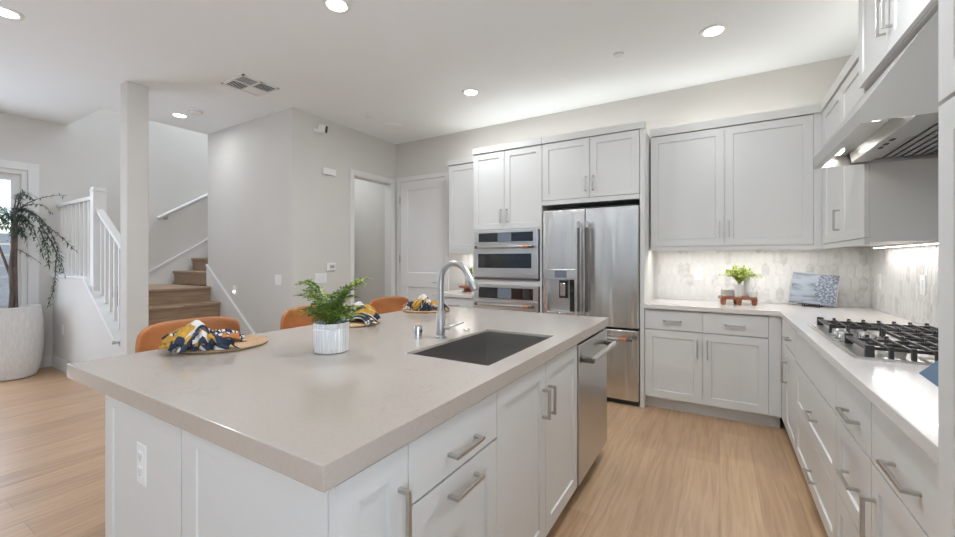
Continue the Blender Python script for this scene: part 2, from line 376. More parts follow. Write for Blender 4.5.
# doorway casing + jamb
def casing(mb, axis, pos, a0, a1, top, wd, out, jamb0, jamb1):
    pass
mb = MB()
mb.box(XH, XH + 0.018, 3.565, 3.63, 0, 2.465).box(XH, XH + 0.018, 4.335, 4.40, 0, 2.465).box(XH, XH + 0.018, 3.63, 4.335, 2.40, 2.465)
mb.box(XH - 0.125, XH + 0.006, 3.63, 3.642, 0, 2.40).box(XH - 0.125, XH + 0.006, 4.323, 4.335, 0, 2.40).box(XH - 0.125, XH + 0.006, 3.642, 4.323, 2.388, 2.40)
struct('trim_doorway', mb, TRIM, 'white casing around the open doorway', 'trim', 0.003)
# pantry door in the back wall
mb = MB()
mb.box(-4.015, -3.95, YB - 0.02, YB, 0, 2.485).box(-3.165, -3.10, YB - 0.02, YB, 0, 2.485).box(-3.95, -3.165, YB - 0.02, YB, 2.42, 2.485)
struct('trim_door', mb, TRIM, 'white casing around the closed pantry door', 'trim', 0.003)

def shaker(mb, x0, x1, z0, z1, y=0.0, t=0.02, rail=0.062, rec=0.008, rails=None, e=0.003):
    """front face at y, facing -y; recessed flat panel"""
    def P(x, yy, z): return (x, yy, z)
    l, r, b, tp = (rails or (rail, rail, rail, rail))
    o = [(x0, z0), (x1, z0), (x1, z1), (x0, z1)]
    i = [(x0 + l, z0 + b), (x1 - r, z0 + b), (x1 - r, z1 - tp), (x0 + l, z1 - tp)]
    j = [(i[0][0] + e, i[0][1] + e), (i[1][0] - e, i[1][1] + e), (i[2][0] - e, i[2][1] - e), (i[3][0] + e, i[3][1] - e)]
    n = len(mb.v)
    mb.v += [(p[0], y, p[1]) for p in o] + [(p[0], y, p[1]) for p in i] + [(p[0], y + rec, p[1]) for p in j] + [(p[0], y + t, p[1]) for p in o]
    F = [(n + 8, n + 9, n + 10, n + 11), (n + 15, n + 14, n + 13, n + 12)]
    for k in range(4):
        k2 = (k + 1) % 4
        F += [(n + k, n + k2, n + 4 + k2, n + 4 + k), (n + 4 + k, n + 4 + k2, n + 8 + k2, n + 8 + k), (n + k2, n + k, n + 12 + k, n + 12 + k2)]
    mb.f += F; mb.mi += [mb.cur] * len(F)
    return mb

door1 = bpy.data.objects.new('door_1', None); COL.objects.link(door1); door1.location = (-3.945, YB - 0.0165, 0)
tag(door1, 'closed white two panel pantry door left of the ovens', 'door', None, 'structure')
mb = MB(); shaker(mb, 0.003, 0.777, 1.02, 2.415, 0, 0.016, rails=(0.125, 0.125, 0.10, 0.125), rec=0.011, e=0.007); shaker(mb, 0.003, 0.777, 0.01, 1.02, 0, 0.016, rails=(0.125, 0.125, 0.22, 0.10), rec=0.011, e=0.007)
mb.build('door_slab', TRIM, door1)
for z in (0.28, 1.32, 2.16):
    MB().box(-0.012, 0.004, -0.012, 0.004, z - 0.05, z + 0.05).build('hinge', NICKEL, door1)
h = MB().tube([(0.715, -0.005, 1.0), (0.715, -0.05, 1.0)], 0.012).tube([(0.725, -0.05, 1.0), (0.60, -0.05, 1.0)], 0.009).lathe([(0.026, 0), (0.026, 0.003)], (0.715, 0, 1.0))
h = MB().tube([(0.715, 0, 1.0), (0.715, -0.008, 1.0)], 0.027, 20).tube([(0.715, -0.005, 1.0), (0.715, -0.05, 1.0)], 0.011).tube([(0.727, -0.05, 1.0), (0.61, -0.05, 1.0)], 0.009)
h.build('door_handle', NICKEL, door1, smooth=True)

# patio door (sliding, two leaves) in the left wall
door2 = bpy.data.objects.new('door_2', None); COL.objects.link(door2); door2.location = (XL, PD0, 0)
tag(door2, 'white framed glass patio door behind the potted tree', 'patio door', None, 'structure')
W2 = PD1 - PD0
mb = MB()
mb.box(-0.12, 0.0, 0, 0.05, 0, PDZ).box(-0.12, 0.0, W2 - 0.05, W2, 0, PDZ).box(-0.12, 0, 0.05, W2 - 0.05, PDZ - 0.05, PDZ).box(-0.12, 0, 0.05, W2 - 0.05, 0, 0.03)
mb.build('door_frame', TRIM, door2, 0.003)
for k, (a, b_, xx) in enumerate(((0.05, W2 / 2 + 0.03, -0.09), (W2 / 2 - 0.03, W2 - 0.05, -0.05))):
    f = MB().box(xx - 0.035, xx, a, a + 0.07, 0.03, PDZ - 0.05).box(xx - 0.035, xx, b_ - 0.07, b_, 0.03, PDZ - 0.05)
    f.box(xx - 0.035, xx, a + 0.07, b_ - 0.07, 0.03, 0.13).box(xx - 0.035, xx, a + 0.07, b_ - 0.07, PDZ - 0.12, PDZ - 0.05)
    lf = f.build('sash', TRIM, door2, 0.003)
    MB().box(xx - 0.022, xx - 0.016, a + 0.07, b_ - 0.07, 0.13, PDZ - 0.12).build('pane', GLASS, lf)
mb = MB().box(XL, XL + 0.02, PD1, PD1 + 0.09, 0, PDZ + 0.09).box(XL, XL + 0.02, PD0 - 0.09, PD0, 0, PDZ + 0.09).box(XL, XL + 0.02, PD0, PD1, PDZ, PDZ + 0.09)
struct('trim_patio', mb, TRIM, 'white casing around the patio door', 'trim', 0.003)
# rear windows (behind the camera)
for k, xx in enumerate((-5.0, -1.2)):
    wn = bpy.data.objects.new('window_%d' % (k + 1), None); COL.objects.link(wn); wn.location = (xx, YR, 0.45)
    tag(wn, 'large white framed living room window behind the camera', 'window', None, 'structure')
    mb = MB().box(-1.35, -1.29, -0.1, 0, 0, 2.2).box(1.29, 1.35, -0.1, 0, 0, 2.2).box(-1.29, 1.29, -0.1, 0, 0, 0.06).box(-1.29, 1.29, -0.1, 0, 2.14, 2.2).box(-0.03, 0.03, -0.08, -0.03, 0.06, 2.14)
    mb.build('window_frame', TRIM, wn)
    MB().box(-1.29, 1.29, -0.07, -0.062, 0.06, 2.14).build('pane', GLASS, wn)

wn = bpy.data.objects.new('window_3', None); COL.objects.link(wn); wn.location = (XR, -1.2, 0.45)  # window added so that fill can come from the right
tag(wn, 'added white framed window for side fill in the right wall behind the camera', 'window', None, 'structure')
MB().box(0, 0.1, -1.35, -1.29, 0, 2.2).box(0, 0.1, 1.29, 1.35, 0, 2.2).box(0, 0.1, -1.29, 1.29, 0, 0.06).box(0, 0.1, -1.29, 1.29, 2.14, 2.2).box(0.03, 0.08, -0.03, 0.03, 0.06, 2.14).build('window_frame', TRIM, wn)
MB().box(0.062, 0.07, -1.29, 1.29, 0.06, 2.14).build('pane', GLASS, wn)
# outside the patio door: paved yard and white board fence
struct('ground', MB().box(-14, XL - 0.12, -9, 9, -0.12, -0.02).box(XL - 0.12, 5.3, -9, YR - 0.1, -0.12, -0.02).box(XR + 0.1, 5.3, YR - 0.1, 4, -0.12, -0.02), GRAVEL, 'pale paved yard outside the patio door', 'ground')
struct('wall_sky_block', MB().box(-13, 5.5, -9.2, -9.0, -0.1, 5.5).box(5.3, 5.5, -9.0, 4, -0.1, 5.5), VINYL, 'added pale walls blocking sky light outside the rear and side windows', 'wall')  # unseen walls put here to cut sky light entering from behind
fen = thing('garden_fence', 'white horizontal board fence outside the patio door', 'fence', (-9.6, 0, -0.02))
mb = MB()
for k in range(10):
    mb.box(-0.02, 0.0, -6, 5, 0.03 + k * 0.172, 0.03 + k * 0.172 + 0.16)
mb.build('boards', VINYL, fen)
for k in range(6):
    MB().box(-0.10, -0.02, -6 + k * 2.18, -5.9 + k * 2.18, 0, 1.78).build('post', VINYL, fen)

# ------------------------------------------------------------------ stairs
st = thing('staircase', 'lower oak stair flight behind the half wall, up to the landing', 'stairs', (0, 0, 0))
nos = [(-4.765, 0.19), (-5.01, 0.38), (-5.255, 0.57), (-5.50, 0.76), (-5.745, 0.95)]
SY_0, SY_1 = 1.72, YS - 0.018
for i, (x, z) in enumerate(nos):
    x2 = nos[i + 1][0] - 0.03 if i + 1 < len(nos) else XL + 0.002
    MB().box(x2, x, SY_0, SY_1, z - 0.035, z).build('tread', STEPW, st, 0.008)
    MB().box(x - 0.045, x - 0.025, SY_0, SY_1, z - 0.19, z - 0.035).build('riser', STEPW, st)
st2 = thing('staircase', 'upper oak stair flight rising behind the corner of the stair wall', 'stairs', (0, 0, 0))
for i in range(9):
    y = 2.80 + i * 0.245; z = 1.14 + 0.19 * i
    MB().box(XL + 0.018, -5.875, y, y + 0.275, z - 0.035, z).build('tread', STEPW, st2, 0.008)
    MB().box(XL + 0.018, -5.875, y + 0.025, y + 0.045, z - 0.19, z - 0.035).build('riser', STEPW, st2)
# skirt boards
struct('trim_skirt_far', MB().prism([(1.68, 0.95), (1.68, 1.09), (2.46, 1.09), (3.20, 1.57), (5.0, 2.97), (5.0, 2.7), (2.8, 0.98), (2.8, 0.95)], 'x', XL, XL + 0.016), TRIM, 'white skirt board rising along the far stair wall', 'trim')
struct('trim_skirt_cap', MB().prism([(1.68, 1.078), (2.464, 1.078), (3.206, 1.558), (5.0, 2.958), (5.0, 2.98), (3.195, 1.582), (2.456, 1.102), (1.68, 1.102)], 'x', XL, XL + 0.028), TRIM, 'white cap moulding along the far stair skirt board', 'trim')
struct('trim_skirt_near_cap', MB().prism([(-5.87, 1.245), (-4.69, 0.367), (-4.70, 0.350), (-5.87, 1.222)], 'y', YS - 0.026, YS), TRIM, 'white cap moulding along the near stair skirt board', 'trim')
struct('trim_skirt_near', MB().prism([(-5.87, 1.24), (-4.70, 0.365), (-4.60, 0.135), (-4.60, 0), (-4.77, 0), (-5.87, 0.75)], 'y', YS - 0.016, YS), TRIM, 'white skirt board descending along the wall right of the stairs', 'trim')
hr = thing('wall_handrail', 'white sloped handrail on the far stair wall', 'handrail', (0, 0, 0))
MB().tube([(XL + 0.07, 2.60, 1.905), (XL + 0.07, 3.20, 2.29), (XL + 0.07, 4.8, 3.36)], 0.026, 12).build('rail', TRIM, hr, smooth=True)
for y in (2.72, 4.0):
    z = 1.905 + (y - 2.6) * 0.645
    MB().tube([(XL, y, z - 0.07), (XL + 0.07, y, z - 0.07), (XL + 0.07, y, z - 0.02)], 0.009, 8).tube([(XL, y, z - 0.07), (XL + 0.008, y, z - 0.07)], 0.03, 14).build('bracket', NICKEL, hr, smooth=True)
# railing on the half wall
ra = thing('stair_railing', 'white stair railing with square newel post on the half wall', 'railing', (0, 0, 0))
nx0, nx1 = -5.765, -5.67
mb = MB().box(nx0, nx1, 1.555, 1.665, 0.96, 2.03).box(nx0 - 0.006, nx1 + 0.006, 1.549, 1.671, 2.03, 2.05).box(nx0 + 0.004, nx1 - 0.004, 1.559, 1.661, 2.05, 2.075)
mb.build('newel_post', TRIM, ra, 0.003)
MB().box(XL, nx0, 1.58, 1.64, 1.955, 1.995).build('top_rail', TRIM, ra, 0.004)
k = 0; x = XL + 0.06
while x < nx0 - 0.05:
    MB().box(x, x + 0.024, 1.598, 1.622, 1.118, 1.955).build('baluster', TRIM, ra); x += 0.135
MB().prism([(nx1, 1.80), (-4.925, 1.33), (-4.925, 1.375), (nx1, 1.845)], 'y', 1.58, 1.64).build('sloped_rail', TRIM, ra, 0.004)
x = nx1 + 0.05
while x < -4.97:
    zt = 1.80 + (x + 0.017 - nx1) * (1.33 - 1.80) / (-4.925 - nx1) + 0.004
    zb = 1.10 - (x + 0.017 + 5.895) * 0.685 + 0.03
    MB().box(x, x + 0.024, 1.598, 1.622, zb, zt).build('baluster', TRIM, ra); x += 0.118
tag(MB().tube([(-4.99, 1.528, 0.505), (-4.99, 1.50, 0.505)], 0.016, 14).build('end_knob', NICKEL, ra, smooth=True), 'small dark metal knob at the foot of the cap')

# ------------------------------------------------------------------ cabinets
def handle(parent, kind, x, z, ln, y=0.0, m=None, name='handle'):
    mb = MB(); s = 0.005; pr = 0.032
    if kind == 'v':
        mb.box(x - s, x + s, y - pr - 0.004, y - pr + 0.008, z - ln / 2, z + ln / 2)
        for zz in (z - ln / 2 + 0.006, z + ln / 2 - 0.006): mb.box(x - s, x + s, y - pr + 0.006, y, zz - 0.006, zz + 0.006)
    else:
        mb.box(x - ln / 2, x + ln / 2, y - pr - 0.004, y - pr + 0.008, z - s, z + s)
        for xx in (x - ln / 2 + 0.006, x + ln / 2 - 0.006): mb.box(xx - 0.006, xx + 0.006, y - pr + 0.006, y, z - s, z + s)
    return mb.build(name, m or NICKEL, parent, 0.0015)

def cabinet(name, label, loc, rz, wd, dp, z0, z1, fronts, toe=False, crown=None, cat='cabinet', group=None, body_parts=None, valance=None):
    """local: x along the front, y into the cabinet, door faces at y=0"""
    t = thing(name, label, cat, loc, rz, group)
    mb = MB()
    for b_ in (body_parts or [(0, wd, 0.021, dp, z0, z1)]): mb.box(*b_)
    mb.build('body', CAB, t)
    if toe: B('toe_kick', CAB, 0.0, wd, 0.075, 0.09, 0.0, z0, t)
    if crown:
        cz0, cz1, pr, ex0, ex1 = crown
        MB().box(-ex0, wd + ex1, -pr, 0.06, cz0, cz1).build('crown', CAB, t, 0.002)
    if valance:
        MB().box(0, wd, 0.0, 0.022, valance[0], valance[1]).build('light_rail', CAB, t, 0.001)
    g = 0.002
    for (kind, x0, x1, a0, a1, style, hd) in fronts:
        mb = MB()
        if style == 'slab': mb.box(x0 + g, x1 - g, 0, 0.02, a0 + g, a1 - g)
        else: shaker(mb, x0 + g, x1 - g, a0 + g, a1 - g)
        d = mb.build({'door': 'door', 'drawer': 'drawer_front', 'panel': 'end_panel'}[kind], CAB, t, 0.0012 if style == 'slab' else 0)
        if hd: handle(d, *hd)
    return t

# --- island (top z .865-.915)
IX0, IX1, IY0, IY1 = -2.078, -0.634, 0.496, 2.755
FX = -0.645           # door faces of the aisle side
def isl(name, label, y0, y1, fronts, **k):
    return cabinet(name, label, (FX, y0, 0), R(90), y1 - y0, 0.615, 0.10, 0.864, fronts, toe=True, **k)
nic = isl('island_cabinet', 'narrow white island door cabinet at the near corner of the island', 0.532, 0.748,
    [('door', 0.0, 0.216, 0.10, 0.858, 'shaker', ('v', 0.216 - 0.033, 0.668, 0.20))], body_parts=[(0.022, 0.216, 0.021, 0.615, 0.10, 0.864)])
isl('island_cabinet', 'white island drawer cabinet between the narrow door and the sink cabinet', 0.748, 1.20,
    [('drawer', 0, 0.452, 0.70, 0.858, 'slab', ('h', 0.238, 0.760, 0.15)), ('drawer', 0, 0.452, 0.10, 0.697, 'shaker', ('h', 0.238, 0.645, 0.15))])
isl('island_cabinet', 'white island sink cabinet with two tall doors beside the dishwasher', 1.20, 2.095,
    [('door', 0, 0.444, 0.10, 0.858, 'shaker', ('v', 0.444 - 0.033, 0.69, 0.125)), ('door', 0.444, 0.895, 0.10, 0.858, 'shaker', ('v', 0.444 + 0.033, 0.69, 0.125))],
    body_parts=[(0, 0.02, 0.021, 0.615, 0.10, 0.864), (0.875, 0.895, 0.021, 0.615, 0.10, 0.864), (0.02, 0.875, 0.021, 0.615, 0.10, 0.12), (0.02, 0.875, 0.021, 0.04, 0.12, 0.864), (0.02, 0.875, 0.60, 0.615, 0.12, 0.864)])
# seating side cabinets and end panels
t = thing('island_cabinet', 'white island back cabinet run behind the near end panels', 'cabinet', (0, 0, 0))
MB().box(-1.815, -1.262, 0.555, 2.72, 0.10, 0.864).build('body', CAB, t)
B('toe_kick', CAB, -1.77, -1.262, 0.60, 2.70, 0.0, 0.10, t)
mb = MB(); shaker(mb, -1.817, -1.272, 0.06, 0.864, 0.53, 0.022, rails=(0.062, 0.062, 0.08, 0.062), rec=0.004, e=0.004); mb.build('end_panel', CAB, t)
mb = MB(); shaker(mb, -1.264, -0.667, 0.06, 0.864, 0.53, 0.022, rails=(0.075, 0.05, 0.08, 0.062), rec=0.004, e=0.004); reparent(mb.build('end_panel', CAB), nic)
B('far_panel', CAB, -1.815, -1.262, 2.722, 2.745, 0.0, 0.864, t)
# plinth under near end
B('plinth', CAB, -1.815, -1.264, 0.545, 0.554, 0.0, 0.06, t)
reparent(B('plinth', CAB, -1.262, -0.70, 0.545, 0.553, 0.0, 0.06), nic)

# countertop of island with sink cut-out
SX0, SX1, SY0, SY1 = -1.118, -0.722, 1.278, 1.962
def top_with_hole(name, x0, x1, y0, y1, z0, z1, hx0, hx1, hy0, hy1, m):
    mb = MB(); o = [(x0, y0), (x1, y0), (x1, y1), (x0, y1)]; i = [(hx0, hy0), (hx1, hy0), (hx1, hy1), (hx0, hy1)]
    mb.v += [(p[0], p[1], z1) for p in o] + [(p[0], p[1], z1) for p in i] + [(p[0], p[1], z0) for p in o] + [(p[0], p[1], z0) for p in i]
    for k in range(4):
        k2 = (k + 1) % 4
        mb.f += [(k, k2, 4 + k2, 4 + k), (8 + k2, 8 + k, 12 + k, 12 + k2), (k, 8 + k, 8 + k2, k2), (4 + k, 4 + k2, 12 + k2, 12 + k)]
    mb.mi += [0] * len(mb.f)
    return mb.build(name, m, None, 0.0025)
tag(top_with_hole('island_countertop', IX0, IX1, IY0, IY1, 0.8645, 0.915, SX0, SX1, SY0, SY1, QISL), 'large warm beige quartz island countertop with sink cutout', 'countertop')
# sink
sk = thing('kitchen_sink', 'undermount stainless steel sink set in the island', 'sink', (SX0, SY0, 0))
w_, l_ = SX1 - SX0, SY1 - SY0
mb = MB(); a, b_ = -0.004, 0.0
zt, zb = 0.902, 0.655
v = [(0.0015, 0.0015), (w_ - 0.0015, 0.0015), (w_ - 0.0015, l_ - 0.0015), (0.0015, l_ - 0.0015)]
for k in range(4):
    k2 = (k + 1) % 4
    mb.quad((*v[k], zt), (*v[k2], zt), (*v[k2], zb), (*v[k], zb))
mb.quad((*v[0], zb), (*v[1], zb), (*v[2], zb), (*v[3], zb))
bo = mb.build('basin', SINKST, sk)
bm = bmesh.new(); bm.from_mesh(bo.data); bmesh.ops.remove_doubles(bm, verts=bm.verts, dist=1e-5)
ed = [e for e in bm.edges if len(e.link_faces) == 2]
bmesh.ops.bevel(bm, geom=ed, offset=0.014, segments=3, affect='EDGES'); bm.to_mesh(bo.data); bm.free()
so = bo.modifiers.new('solid', 'SOLIDIFY'); so.thickness = 0.001
MB().lathe([(0.045, 0), (0.045, 0.004), (0.03, 0.002), (0.01, 0.002)], (w_ / 2, l_ / 2, zb), 24).build('drain', CHROME, sk, smooth=True)
# faucet
fa = thing('kitchen_faucet', 'tall gooseneck stainless faucet with pull down spray beside the sink', 'faucet', (-1.195, 1.63, 0.915))
MB().lathe([(0.028, 0), (0.028, 0.008), (0.022, 0.012), (0.0225, 0.02), (0.0215, 0.125), (0.0175, 0.13)], seg=24).build('base', FAUC, fa, smooth=True)
arc = [(0, 0, 0.12), (0, 0, 0.27)]
for k in range(1, 13):
    th = PI - k * (PI * 0.86) / 12
    arc.append((0.083 + 0.083 * math.cos(th), 0, 0.285 + 0.083 * math.sin(th)))
MB().tube(arc, 0.0155, 14).build('spout', FAUC, fa, smooth=True)
e = Vector(arc[-1]); d = (e - Vector(arc[-2])).normalized()
MB().tube([e, e + d * 0.012, e + d * 0.02, e + d * 0.085, e + d * 0.09], [0.0155, 0.0155, 0.0185, 0.021, 0.018], 16).build('spray_head', FAUC, fa, smooth=True)
MB().tube([(0.012, 0.006, 0.05), (0.04, 0.02, 0.05)], 0.013, 12).tube([(0.036, 0.018, 0.05), (0.10, 0.06, 0.075)], [0.006, 0.0045], 10).build('lever', FAUC, fa, smooth=True)
ag = thing('air_gap', 'short chrome cylinder on the island left of the faucet', 'air gap', (-1.27, 1.545, 0.915))
MB().lathe([(0.021, 0), (0.021, 0.058), (0.0195, 0.062), (0.012, 0.063)], seg=24).build('cap', CHROME, ag, smooth=True)
MB().box(0.0195, 0.0215, -0.007, 0.007, 0.032, 0.046).build('slot', BLACK, ag)
tag(MB().lathe([(0.021, 0), (0.021, 0.006), (0.017, 0.009), (0.008, 0.009)], seg=24).build('reflection_disc', CHROME, None, smooth=True, loc=(-1.19, 1.86, 0.915)), 'low round chrome disc in place of a counter reflection right of the faucet', 'button')  # disc added where the countertop shows a reflection
# outlet on the island end panel
def outlet(name, label, loc, rz, wd=0.072, ht=0.117, n=2, kind='outlet', cat='outlet', m=PLASTIC):
    t = thing(name, label, cat, loc, rz)
    MB().box(-wd / 2, wd / 2, -0.006, 0, -ht / 2, ht / 2).build('plate', m, t, 0.002)
    if kind == 'outlet':
        for s_ in (-1, 1):
            zc = s_ * ht * 0.19
            f = MB().box(-0.016, 0.016, -0.0085, -0.006, zc - 0.016, zc + 0.016).build('socket', m, t, 0.001)
            for x_ in (-0.0068, 0.0068):
                MB().box(x_ - 0.0012, x_ + 0.0012, -0.0092, -0.0085, zc - 0.004, zc + 0.008).build('slot', CABD, f)
            MB().box(-0.003, 0.003, -0.0092, -0.0085, zc - 0.011, zc - 0.006).build('slot', CABD, f)
    else:
        for k in range(n):
            xc = (k - (n - 1) / 2) * 0.046
            MB().box(xc - 0.016, xc + 0.016, -0.0095, -0.006, -0.033, 0.033).build('rocker', m, t, 0.001)
    return t
outlet('power_outlet', 'white double outlet on the island near end panel', (-1.535, 0.538, 0.668), 0, 0.066, 0.125)

# dishwasher
dw = thing('dishwasher', 'stainless steel dishwasher in the far end of the island', 'dishwasher', (FX, 2.10, 0), R(90))
B('tub', DARKSTEEL, 0.005, 0.605, 0.03, 0.58, 0.10, 0.855, dw)
B('door', STEEL, 0.003, 0.612, -0.008, 0.028, 0.105, 0.848, dw, 0.004)
B('kick_plate', BLACK, 0.005, 0.61, 0.06, 0.075, 0.0, 0.10, dw)
B('side_panel', CAB, 0.618, 0.64, 0.09, 0.60, 0.0, 0.864, dw)
hb = MB().tube([(0.05, -0.065, 0.765), (0.575, -0.065, 0.765)], 0.0145, 14).build('handle', STEEL, dw, smooth=True)
MB().prism([(0.03, -0.01), (0.075, -0.01), (0.075, -0.06), (0.06, -0.078), (0.03, -0.075)], 'z', 0.753, 0.777).build('bracket', DARKSTEEL, hb, 0.003)
MB().prism([(0.55, -0.01), (0.595, -0.01), (0.595, -0.075), (0.565, -0.078), (0.55, -0.06)], 'z', 0.753, 0.777).build('bracket', DARKSTEEL, hb, 0.003)

# --- back wall: oven tower, fridge surround
OX0, OX1 = -2.335, -1.527
FY = 3.79
ot = cabinet('oven_cabinet', 'tall white oven cabinet left of the fridge', (OX0, FY, 0), 0, OX1 - OX0, YB - FY - 0.005, 0.10, 2.46,
    [('door', 0, 0.385, 1.625, 2.455, 'shaker', ('v', 0.385 - 0.035, 1.765, 0.14)), ('door', 0.385, 0.808, 1.625, 2.455, 'shaker', ('v', 0.385 + 0.035, 1.765, 0.14)),
     ('drawer', 0, 0.808, 0.105, 0.33, 'slab', ('h', 0.404, 0.25, 0.2))],
    toe=True, crown=(2.46, 2.522, 0.012, 0.0, 0.0),
    body_parts=[(0, 0.02, 0.0, 0.62, 0.10, 1.622), (0.788, 0.808, 0.0, 0.62, 0.10, 1.622), (0, 0.808, 0.021, 0.62, 1.615, 2.46), (0.02, 0.788, 0.0, 0.02, 1.612, 1.622), (0.02, 0.788, 0.0, 0.02, 1.035, 1.085),
                (0.02, 0.788, 0.0, 0.02, 0.335, 0.355), (0.02, 0.788, 0.021, 0.62, 0.10, 0.34), (0.02, 0.788, 0.60, 0.62, 0.34, 1.615)])
def oven(label, z0, z1, strip, hz, win, rest):
    t = thing('wall_oven', label, 'oven', (OX0 + 0.03, FY - 0.012, 0), 0)
    W = 0.748
    B('housing', STEEL, 0.0, W, 0.012, 0.55, z0, z1, t)
    ctl = B('control_panel', STEEL, 0.0, W, -0.012, 0.012, strip[0] - 0.012, z1, t, 0.003)
    g = B('control_glass', BLACKGL, 0.055, W - 0.055, -0.015, -0.011, strip[0], strip[1], ctl)
    B('display', SCREEN, 0.29, 0.45, -0.016, -0.0145, strip[0] + 0.004, strip[1] - 0.004, ctl)
    dz1 = strip[0] - 0.016
    d = B('door', STEEL, 0.0, W, -0.02, 0.012, z0 + 0.03, dz1, t, 0.004)
    if win: B('window_glass', BLACKGL, 0.055, W - 0.07, -0.0225, -0.018, win[0], win[1], d)
    hh = MB().tube([(0.05, -0.065, hz), (W - 0.05, -0.065, hz)], 0.0135, 14).build('handle', STEEL, d, smooth=True)
    MB().tube([(0.04, -0.065, hz), (0.075, -0.065, hz)], 0.0145, 14).tube([(0.057, -0.065, hz), (0.057, -0.02, hz)], 0.010).build('end_cap', DARKSTEEL, hh, smooth=True)
    MB().tube([(W - 0.085, -0.065, hz), (W - 0.04, -0.065, hz)], 0.0145, 14).tube([(W - 0.057, -0.065, hz), (W - 0.057, -0.02, hz)], 0.010).build('end_cap', DARKSTEEL, hh, smooth=True)
    MB().tube([(W - 0.14, -0.065, hz), (W - 0.085, -0.065, hz)], 0.0147, 14).build('accent_ring', COPPER, hh, smooth=True)
    B('base_trim', DARKSTEEL, 0.0, W, -0.008, 0.012, z0 + 0.004, z0 + 0.024, t, 0.002)
    return t
oven('stainless wall oven with two black glass panels above the lower oven', 1.088, 1.61, (1.492, 1.588), 1.437, (1.216, 1.366), None)
oven('lower stainless wall oven half hidden behind the island top', 0.36, 1.032, (0.892, 1.008), 0.83, (0.45, 0.74), None)

# small cabinets left of the oven tower
cabinet('wall_cabinet', 'small white wall cabinet between the pantry door and oven tower', (-2.87, 4.08, 0), 0, 0.533, YB - 4.08 - 0.004, 1.42, 2.462,
    [('door', 0, 0.533, 1.422, 2.455, 'shaker', ('v', 0.495, 1.53, 0.14))], crown=(2.462, 2.53, 0.012, 0.012, 0.0), valance=(1.385, 1.42))
cabinet('base_cabinet', 'small white base cabinet between the pantry door and oven tower', (-2.87, 3.80, 0), 0, 0.533, YB - 3.80 - 0.004, 0.10, 0.875,
    [('drawer', 0, 0.533, 0.70, 0.868, 'slab', ('h', 0.266, 0.785, 0.14)), ('door', 0, 0.533, 0.10, 0.697, 'shaker', ('v', 0.495, 0.57, 0.15))], toe=True)
tag(B('small_countertop', QPER, -2.89, -2.337, 3.775, YB - 0.012, 0.877, 0.915, None, 0.0025), 'short pale quartz countertop left of the oven tower', 'countertop')

# fridge surround
fcab = cabinet('fridge_cabinet', 'white two door cabinet above the fridge', (-1.525, FY, 0), 0, 0.917, YB - FY - 0.004, 1.845, 2.46,
    [('door', 0.0, 0.475, 1.89, 2.455, 'shaker', ('v', 0.475 - 0.035, 2.02, 0.14)), ('door', 0.475, 0.917, 1.89, 2.455, 'shaker', ('v', 0.475 + 0.035, 2.02, 0.14))],
    crown=(2.46, 2.522, 0.012, 0.0, 0.042), body_parts=[(0, 0.917, 0.021, 0.61, 1.845, 2.46), (0, 0.917, 0.0, 0.021, 1.845, 1.887)])
reparent(B('side_panel', CAB, -0.6055, -0.568, FY, YB - 0.004, 0.0, 2.459, None, 0.001), fcab)

fr = thing('refrigerator', 'stainless french door refrigerator with water dispenser', 'refrigerator', (-1.505, 3.765, 0))
FW = 0.893
B('cabinet_body', GASKET, 0.006, FW - 0.006, 0.075, 0.62, 0.02, 1.775, fr)
B('top_hinge_cover', BLACK, 0.02, FW - 0.02, 0.04, 0.3, 1.775, 1.80, fr)
# left door with dispenser recess: built round a hole
dx0, dx1, dz0, dz1 = 0.044, 0.322, 0.80, 1.115
mb = MB()
DM = 0.417
mb.box(0, dx0, 0, 0.07, 0.69, 1.785).box(dx1, DM, 0, 0.07, 0.69, 1.785).box(dx0, dx1, 0, 0.07, 0.69, dz0).box(dx0, dx1, 0, 0.07, dz1, 1.785)
bm = bmesh.new()
me = bpy.data.meshes.new('t'); me.from_pydata(mb.v, [], mb.f); bm.from_mesh(me)
bmesh.ops.remove_doubles(bm, verts=bm.verts, dist=1e-5)
bm.to_mesh(me); bm.free()
def door_hole(x0, x1, z0, z1, hx0, hx1, hz0, hz1, t, name, m, parent):
    mb = MB(); o = [(x0, z0), (x1, z0), (x1, z1), (x0, z1)]; i = [(hx0, hz0), (hx1, hz0), (hx1, hz1), (hx0, hz1)]
    mb.v += [(p[0], 0, p[1]) for p in o] + [(p[0], 0, p[1]) for p in i] + [(p[0], t, p[1]) for p in o] + [(p[0], t, p[1]) for p in i]
    for k in range(4):
        k2 = (k + 1) % 4
        mb.f += [(k, k2, 4 + k2, 4 + k), (8 + k2, 8 + k, 12 + k, 12 + k2), (k, 8 + k, 8 + k2, k2), (4 + k, 4 + k2, 12 + k2, 12 + k)]
    mb.mi += [0] * len(mb.f)
    return mb.build(name, m, parent, 0.008, seg=3)
ld = door_hole(0, DM, 0.69, 1.785, dx0, dx1, dz0, dz1, 0.07, 'door', FRIDGEST, fr)
rd = B('door', FRIDGEST, DM + 0.006, FW, 0, 0.07, 0.69, 1.785, fr, 0.008)
fz = B('freezer_drawer', FRIDGEST, 0, FW, 0, 0.07, 0.045, 0.672, fr, 0.008)
B('base_grille', BLACK, 0.01, FW - 0.01, 0.03, 0.08, 0.005, 0.04, fr)
